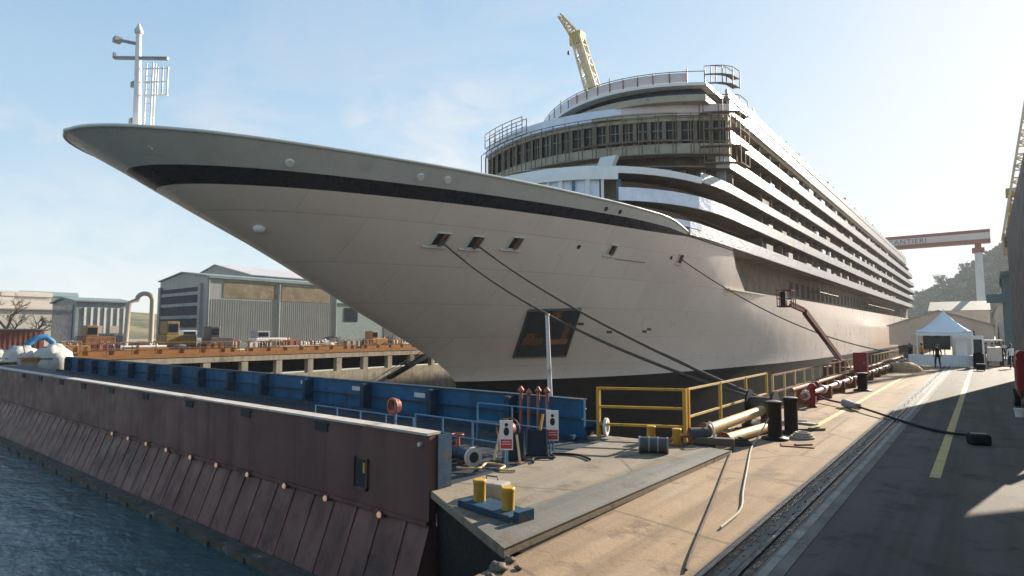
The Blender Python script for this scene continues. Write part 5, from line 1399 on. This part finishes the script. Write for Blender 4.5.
def bare_tree(x, y, z, h, label, seed):
    rr = random.Random(seed)
    t = thing('bare_tree', (x, y, z), label, 'tree', 'leafless trees at far left')
    tr = MB(); br = MB()
    def grow(p, d, L, r, lev):
        q = p + d * L
        mid = p.lerp(q, .5) + Vector((rr.gauss(0, .04), rr.gauss(0, .04), 0)) * L
        (tr if lev < 2 else br).tube([p, mid, q], r, 6 if lev < 2 else 4, r * .62, False)
        if lev >= 5: return
        for k in range(3 if lev < 4 else 4):
            nd = (d + Vector((rr.gauss(0, .55), rr.gauss(0, .55), rr.gauss(.12, .3)))).normalized()
            grow(q if k < 2 else mid, nd, L * rr.uniform(.6, .85), r * .6, lev + 1)
    grow(Vector((x, y, z)), Vector((rr.gauss(0, .05), .05, 1)).normalized(), h * .27, h * .03, 0)
    tr.build('trunk', 'bark', t, fix=False); br.build('twig', 'bark', t, fix=False)
bare_tree(-112, 21.8, ZY, 10.5, 'large leafless tree at the left picture edge', 11)
bare_tree(-118, 26.5, ZY, 7.5, 'smaller leafless tree before the striped shed', 12)
bare_tree(-108, 18.0, ZY, 8.5, 'leafless tree half cut by the left picture edge', 13)

# white inverted-U duct and its base
t = thing('exhaust_duct', (-75, 26.8, ZY), 'pale inverted U exhaust duct between the two sheds', 'duct')
pts = [(-75, 27.6, ZY), (-75, 27.6, 6.3)] + [(-75, 26.8 + .8 * math.cos(a), 6.3 + .8 * math.sin(a)) for a in [math.pi * k / 8 for k in range(1, 8)]] + [(-75, 26.0, 6.3), (-75, 25.2, 6.0), (-75, 25.0, ZY)]
b = MB(); b.tube(pts, .26, 12); b.build('pipe', 'tile', t)
b = MB(); b.box(-76, 24.4, ZY, -74.2, 28.2, 1.1); b.build('plinth', 'cement', t)
# yard machines
def machine(x, y, L, Wd, h, body, label, name, cat, boom=False, cab='yellow'):
    t = thing(name, (x, y, ZY), label, cat)
    b = MB(); b.box(x - Wd / 2, y - L / 2, ZY + .55, x + Wd / 2, y + L / 2, ZY + h * .6); b.build('body', body, t, bev=.08)
    c = MB(); c.box(x - Wd * .4, y - L * .45, ZY + h * .6, x + Wd * .4, y - L * .05, ZY + h); cc = c.build('cab', cab, t, bev=.08)
    w = MB(); w.box(x + Wd * .4, y - L * .4, ZY + h * .68, x + Wd * .4 + .03, y - L * .1, ZY + h * .92); w.build('window', 'glass_dk', cc)
    for s_ in (-1, 1):
        for q in (-.32, .32):
            w = MB(); w.cyl((x + s_ * Wd * .5 - .12, y + q * L, ZY + .5), (x + s_ * Wd * .5 + .12, y + q * L, ZY + .5), .5, None, 14); w.build('wheel', 'rubber', t)
    if boom:
        w = MB(); w.beam((x, y, ZY + h * .8), (x, y + L * .7, ZY + h * 1.35), .35); w.build('boom', body, t)
    return t
machine(-70, 28.4, 3.2, 2.4, 3.6, 'yellow_dull', 'dull yellow mobile crane parked before the big shed opening', 'mobile_crane', 'mobile crane', False, 'yellow_dull')
machine(-68, 31.9, 2.6, 2.2, 3.1, 'grey_dk', 'dark grey truck right of the yellow mobile crane', 'yard_truck', 'truck', False, 'grey_dk')
machine(-84, 36.5, 5, 2.4, 2.7, 'white_paint', 'white van parked along the big shed', 'parked_van', 'van', False, 'white_paint')
machine(-86, 48, 5, 2.4, 2.6, 'white_dirty', 'dirty white truck parked at the far end of the big shed', 'parked_truck', 'truck', False, 'grey')
machine(-80, 23.8, 3, 2.4, 3.2, 'rust', 'rusty brown forklift beside the pale duct', 'forklift', 'forklift', False, 'yellow_dull')
machine(-66.5, 53, 2.7, 2, 2.6, 'orange', 'orange site cart near the dock edge under the bow', 'site_cart', 'cart', False, 'orange')
# steel stock, racks, drums and bins along the edge
rr = random.Random(21)
for k, (x, y, s_, m, lab) in enumerate([
        (-82, 30, 1.5, 'rust', 'rusty scrap heap left of the big shed corner'), (-88, 41, 1.7, 'grey_dk', 'dark scrap heap against the near part of the big shed side'),
        (-84, 44, 1.3, 'orange', 'orange brown scrap heap before the big shed side'), (-90, 53, 1.6, 'rust', 'rusty scrap heap before the middle of the big shed'),
        (-86, 58, 1.4, 'tarp', 'pale covered scrap heap before the far part of the big shed'), (-92, 64, 1.8, 'grey_dk', 'dark scrap heap at the far end of the big shed'),
        (-78, 20, 1.3, 'grey_dk', 'dark scrap heap in front of the striped shed'), (-90, 76, 2.0, 'grey_dk', 'dark scrap heap before the grey green workshop')]):
    t = thing('scrap_heap', (x, y, ZY), lab, 'scrap heap', 'scrap heaps in the yard')
    b = MB(); b.ball((x, y, ZY), s_, 11, 7, (1.1, 1.7, .8), .25); b.build('mound', m, t)
    for q in range(7):
        a = rr.uniform(0, 6.28); p = Vector((x + math.cos(a) * s_ * .7, y + math.sin(a) * s_ * 1.1, ZY + s_ * rr.uniform(.2, .6))); d = Vector((rr.gauss(0, .6), rr.gauss(0, 1), rr.uniform(.1, .7))) * .9
        b = MB(); b.beam(p - d, p + d, rr.uniform(.06, .16), rr.uniform(.06, .3)); b.build('girder', rr.choice(('rust', 'grey', 'orange', 'grey_dk', 'white_dirty')), t)
cols = [('rust', 'rusty'), ('orange', 'orange'), ('grey', 'grey'), ('yellow_pale', 'pale yellow'), ('grey_dk', 'dark grey'), ('white_dirty', 'dirty white'), ('tile', 'tan'), ('red_faded', 'faded red'), ('blue_dk', 'dark blue')]
ref = ['at the far left', 'by the striped shed', 'by the pale duct', 'by the mobile crane', 'by the shed gable', 'left of the shed side',
       'mid shed side', 'right end of the shed', 'under the bow', 'nearest the ship stem']
def yard_item(k, x, y, m, cn):
    kind = k % 4; seat = ref[min(9, int((y - 17) / 4.6))]; row = 'by the dock edge' if x > -64.5 else 'one row back' if x > -67.8 else 'two rows back' if x > -71.2 else 'three rows back' if x > -74.6 else 'rearmost'
    if kind == 0:
        t = thing('steel_bundle', (x, y, ZY), f'{cn} bundle of steel bars {row} {seat}', 'steel bundle', 'steel stock on the far dock side')
        n = rr.randint(3, 5)
        b = MB(); L = rr.uniform(1.2, 2.2)
        for q in range(n):
            for w in range(2):
                b.cyl((x - .4 + q * .26, y - L, ZY + .25 + w * .26), (x - .4 + q * .26, y + L, ZY + .25 + w * .26), .12, None, 8)
        b.build('bars', m, t)
        for s_ in (-.6, .6):
            c = MB(); c.box(x - .6, y + s_ * L - .08, ZY, x + .6, y + s_ * L + .08, ZY + .13); c.build('bearer', 'scaf_board', t)
    elif kind == 1:
        t = thing('storage_bin', (x, y, ZY), f'{cn} open steel bin {row} {seat}', 'bin', 'bins on the far dock side')
        w, d, h = rr.uniform(.5, .9), rr.uniform(.7, 1.3), rr.uniform(.8, 1.5)
        b = MB()
        b.box(x - w, y - d, ZY + .1, x + w, y + d, ZY + .18); b.box(x - w, y - d, ZY + .1, x - w + .06, y + d, ZY + h); b.box(x + w - .06, y - d, ZY + .1, x + w, y + d, ZY + h)
        b.box(x - w, y - d, ZY + .1, x + w, y - d + .06, ZY + h); b.box(x - w, y + d - .06, ZY + .1, x + w, y + d, ZY + h); b.build('shell', m, t)
        for q in (-.7, 0, .7):
            c = MB(); c.box(x + w, y + q * d - .05, ZY + .1, x + w + .06, y + q * d + .05, ZY + h); c.build('rib', m, t)
        c = MB(); c.ball((x, y, ZY + h * .8), min(w, d) * .95, 8, 5, (.9, 1.2, .5), .25); c.build('scrap_load', rr.choice(('rust', 'grey_dk', 'tarp')), t)
    elif kind == 2:
        t = thing('trestle_rack', (x, y, ZY), f'{cn} trestle rack {row} {seat}', 'rack', 'racks on the far dock side')
        h = rr.uniform(.45, .85)
        for q in (-1, 1):
            for w in (-.5, .5):
                b = MB(); b.beam((x + w, y + q, ZY), (x + w * .8, y + q, ZY + h), .1); b.build('leg', m, t)
        b = MB(); b.box(x - .6, y - 1.3, ZY + h, x + .6, y + 1.3, ZY + h + .12); b.build('top', m, t)
        for q in range(3):
            b = MB(); b.cyl((x - .35 + q * .33, y - 1.2, ZY + h + .26), (x - .35 + q * .33, y + 1.2, ZY + h + .26), .14, None, 8); b.build('stored_pipe', rr.choice(('white_dirty', 'grey', 'rust')), t)
    else:
        t = thing('gas_bottle_pallet', (x, y, ZY), f'{cn} cage of upright bottles {row} {seat}', 'bottle cage', 'bottle cages on the far dock side')
        for q in range(4):
            b = MB(); b.lathe((x - .3 + .6 * (q % 2), y - .3 + .6 * (q // 2), ZY + .1), [(.14, 0), (.14, 1.1), (.05, 1.25), (.05, 1.35)], 10); b.build('bottle', m, t)
        b = MB()
        for sx in (-.55, .55):
            for sy in (-.55, .55): b.beam((x + sx, y + sy, ZY), (x + sx, y + sy, ZY + 1.4), .06)
        for z in (.06, .8, 1.38):
            for s_ in (-.55, .55): b.beam((x - .55, y + s_, ZY + z), (x + .55, y + s_, ZY + z), .05); b.beam((x + s_, y - .55, ZY + z), (x + s_, y + .55, ZY + z), .05)
        b.build('cage', 'grey_dk', t)
k = 0
for row, x0 in enumerate((-63.2, -66.2, -69.5, -73, -76.5)):
    y = 17.5 + row * .7
    while y < 62:
        if not (row in (1, 2, 3) and 26 < y < 34) and not (row in (0, 1) and 50.5 < y < 55.5):
            m, cn = cols[(k * 5 + row * 2) % 9 if row else (0, 4, 1, 8, 0, 3, 4)[k % 7]]
            yard_item(k * 7 + row + k // 4, x0 + rr.uniform(-.7, .5), y, m, cn)
        k += 1; y += rr.uniform(2.4, 3.4) if row else 2.9
# long orange staging beams at the dock edge
for i, (y0, y1) in enumerate(((17, 31), (32, 46), (47, 63))):
    t = thing('staging_beam', (WX - .6, y0, .62), ['orange staging beam along the dock edge at its left stretch', 'orange staging beam along the dock edge before the big shed', 'orange staging beam along the dock edge near the ship stem'][i], 'beam', 'orange staging along the dock edge')
    b = MB(); b.box(WX - .9, y0, ZY + .37, WX - .5, y1, ZY + .8); b.build('girder', 'orange', t)
    y = y0
    while y <= y1:
        b = MB(); b.beam((WX - .2, y, ZY + .3), (WX - .2, y, ZY + 1.5), .07); b.build('post', 'rust', t); y += 2.0
    b = MB(); b.beam((WX - .2, y0, ZY + 1.48), (WX - .2, y1, ZY + 1.48), .06); b.beam((WX - .2, y0, ZY + .95), (WX - .2, y1, ZY + .95), .05); b.build('rail', 'orange', t)
t = thing('tilted_gangway', (WX + .6, 60, -2), 'dark gangway slanting against the pale dock wall by the ship stem', 'gangway')
b = MB(); b.beam((WX + .5, 50.5, -3.2), (WX + .5, 59.5, .4), .7, .5); b.build('ramp', 'black', t)
for s_ in (-1, 1):
    b = MB(); b.beam((WX + .5 + s_ * .4, 50.5, -2.4), (WX + .5 + s_ * .4, 59.5, 1.2), .07); b.build('rail', 'grey_dk', t)
# left end of the gate: covers, hose, barge
for i, (x, y, s, lab) in enumerate([(-63.4, 13.6, 1.25, 'white tarpaulin covered heap at the far left behind the maroon wall'), (-61.6, 15.2, 1.35, 'white tarpaulin covered heap beside the end of the blue bulwark'),
                                    (-66.5, 12.6, 1.1, 'greyish tarpaulin heap cut by the left picture edge')]):
    t = thing('covered_heap', (x, y, ZY), lab, 'covered heap', 'tarpaulin heaps')
    b = MB(); b.ball((x, y, ZY), s, 14, 9, (1.15, 1.0, .95), .2); b.build('cover', 'tarp', t)
    b = MB(); b.tube([(x + s * 1.03 * math.cos(a), y + .93 * s * math.sin(a), ZY + .25) for a in [k * math.pi / 8 for k in range(17)]], .04, 5); b.build('tie_rope', 'rope', t)
t = thing('air_duct', (-66, 15, ZY), 'fat blue flexible duct arching over the white heaps', 'duct')
b = MB(); b.tube([(-66, 14.1, .9), (-66, 14.5, 1.7), (-66, 15.1, 2.2), (-66, 15.7, 2.25), (-66, 16.2, 1.8), (-66, 16.3, .6)], .28, 12); b.build('hose', 'hose_blue', t)
b = MB(); b.box(-66.5, 13.3, ZY, -65.5, 14.3, 1.5); b.build('fan_housing', 'blue_lt', t, bev=.05)
t = thing('site_container', (-80, 14.8, ZY), 'long brick red container with a pale roof at the far left', 'container')
b = MB(); b.box(-81.3, 10, ZY, -78.8, 18.6, 2.9); b.build('body', 'brick_red', t)
b = MB(); b.box(-81.4, 9.9, 2.9, -78.7, 18.7, 3.05); b.build('roof', 'clad_dk', t)
b = MB()
for k in range(20): b.box(-78.8, 10.2 + k * .42, .45, -78.72, 10.4 + k * .42, 2.7)
b.build('corrugation', 'brick_red', t)
# yellow jib crane on the far side of the ship
t = thing('tower_crane', (-66, 104, 0), 'yellow and cream jib crane rising behind the top of the ship', 'crane')
lattice(t, (-68, 104, 0), (-68, 104, 40), 4, 3.4, 9, 'crane_yellow', .16, 'tower_bracing')
b = MB(); b.box(-71, 102, 40, -57.5, 106, 44.0); b.build('machinery_house', 'crane_cream', t)
b = MB(); b.box(-59, 101.8, 41, -57, 103.8, 44.5); b.build('cab', 'crane_yellow', t)
lattice(t, (-58.6, 104, 44.0), (-64.9, 104, 65.2), 2.7, 2.0, 9, 'crane_cream', .16, 'boom_bracing')
b = MB()
b.beam((-58.6, 104, 44.0), (-64.9, 104, 65.2), 1.2, 1.4); b.build('boom_box', 'crane_cream', t)
lattice(t, (-64.9, 104, 65.2), (-69.3, 104, 71.6), 1.7, .7, 4, 'crane_yellow', .14, 'jib_bracing')
b = MB(); b.box(-66.3, 103, 63.6, -63.6, 105.2, 66.2); b.build('boom_head', 'crane_yellow', t)
b = MB(); b.cyl((-67.2, 104, 62.2), (-67.2, 104, 63.0), .28, .2, 8); b.tube([(-67.2, 104, 68.5), (-67.2, 104, 63)], .04, 5); b.build('hook_block', 'grey_dk', t)

# ------------------------------------------------------------------ air
b = MB(); b.box(-480, -120, -11, 440, 1000, 190)
hz = b.build('haze', [], org=(0, 400, 90))
hm = bpy.data.materials.new('pale_haze'); hm.use_nodes = True; hn = hm.node_tree
hn.nodes.remove(hn.nodes['Principled BSDF']); pv = hn.nodes.new('ShaderNodeVolumePrincipled')
pv.inputs['Color'].default_value = (.93, .95, .97, 1); pv.inputs['Density'].default_value = .0003; pv.inputs['Anisotropy'].default_value = 0.
hn.links.new(pv.outputs[0], hn.nodes['Material Output'].inputs['Volume'])
hz.data.materials.append(hm); hz['kind'] = 'stuff'
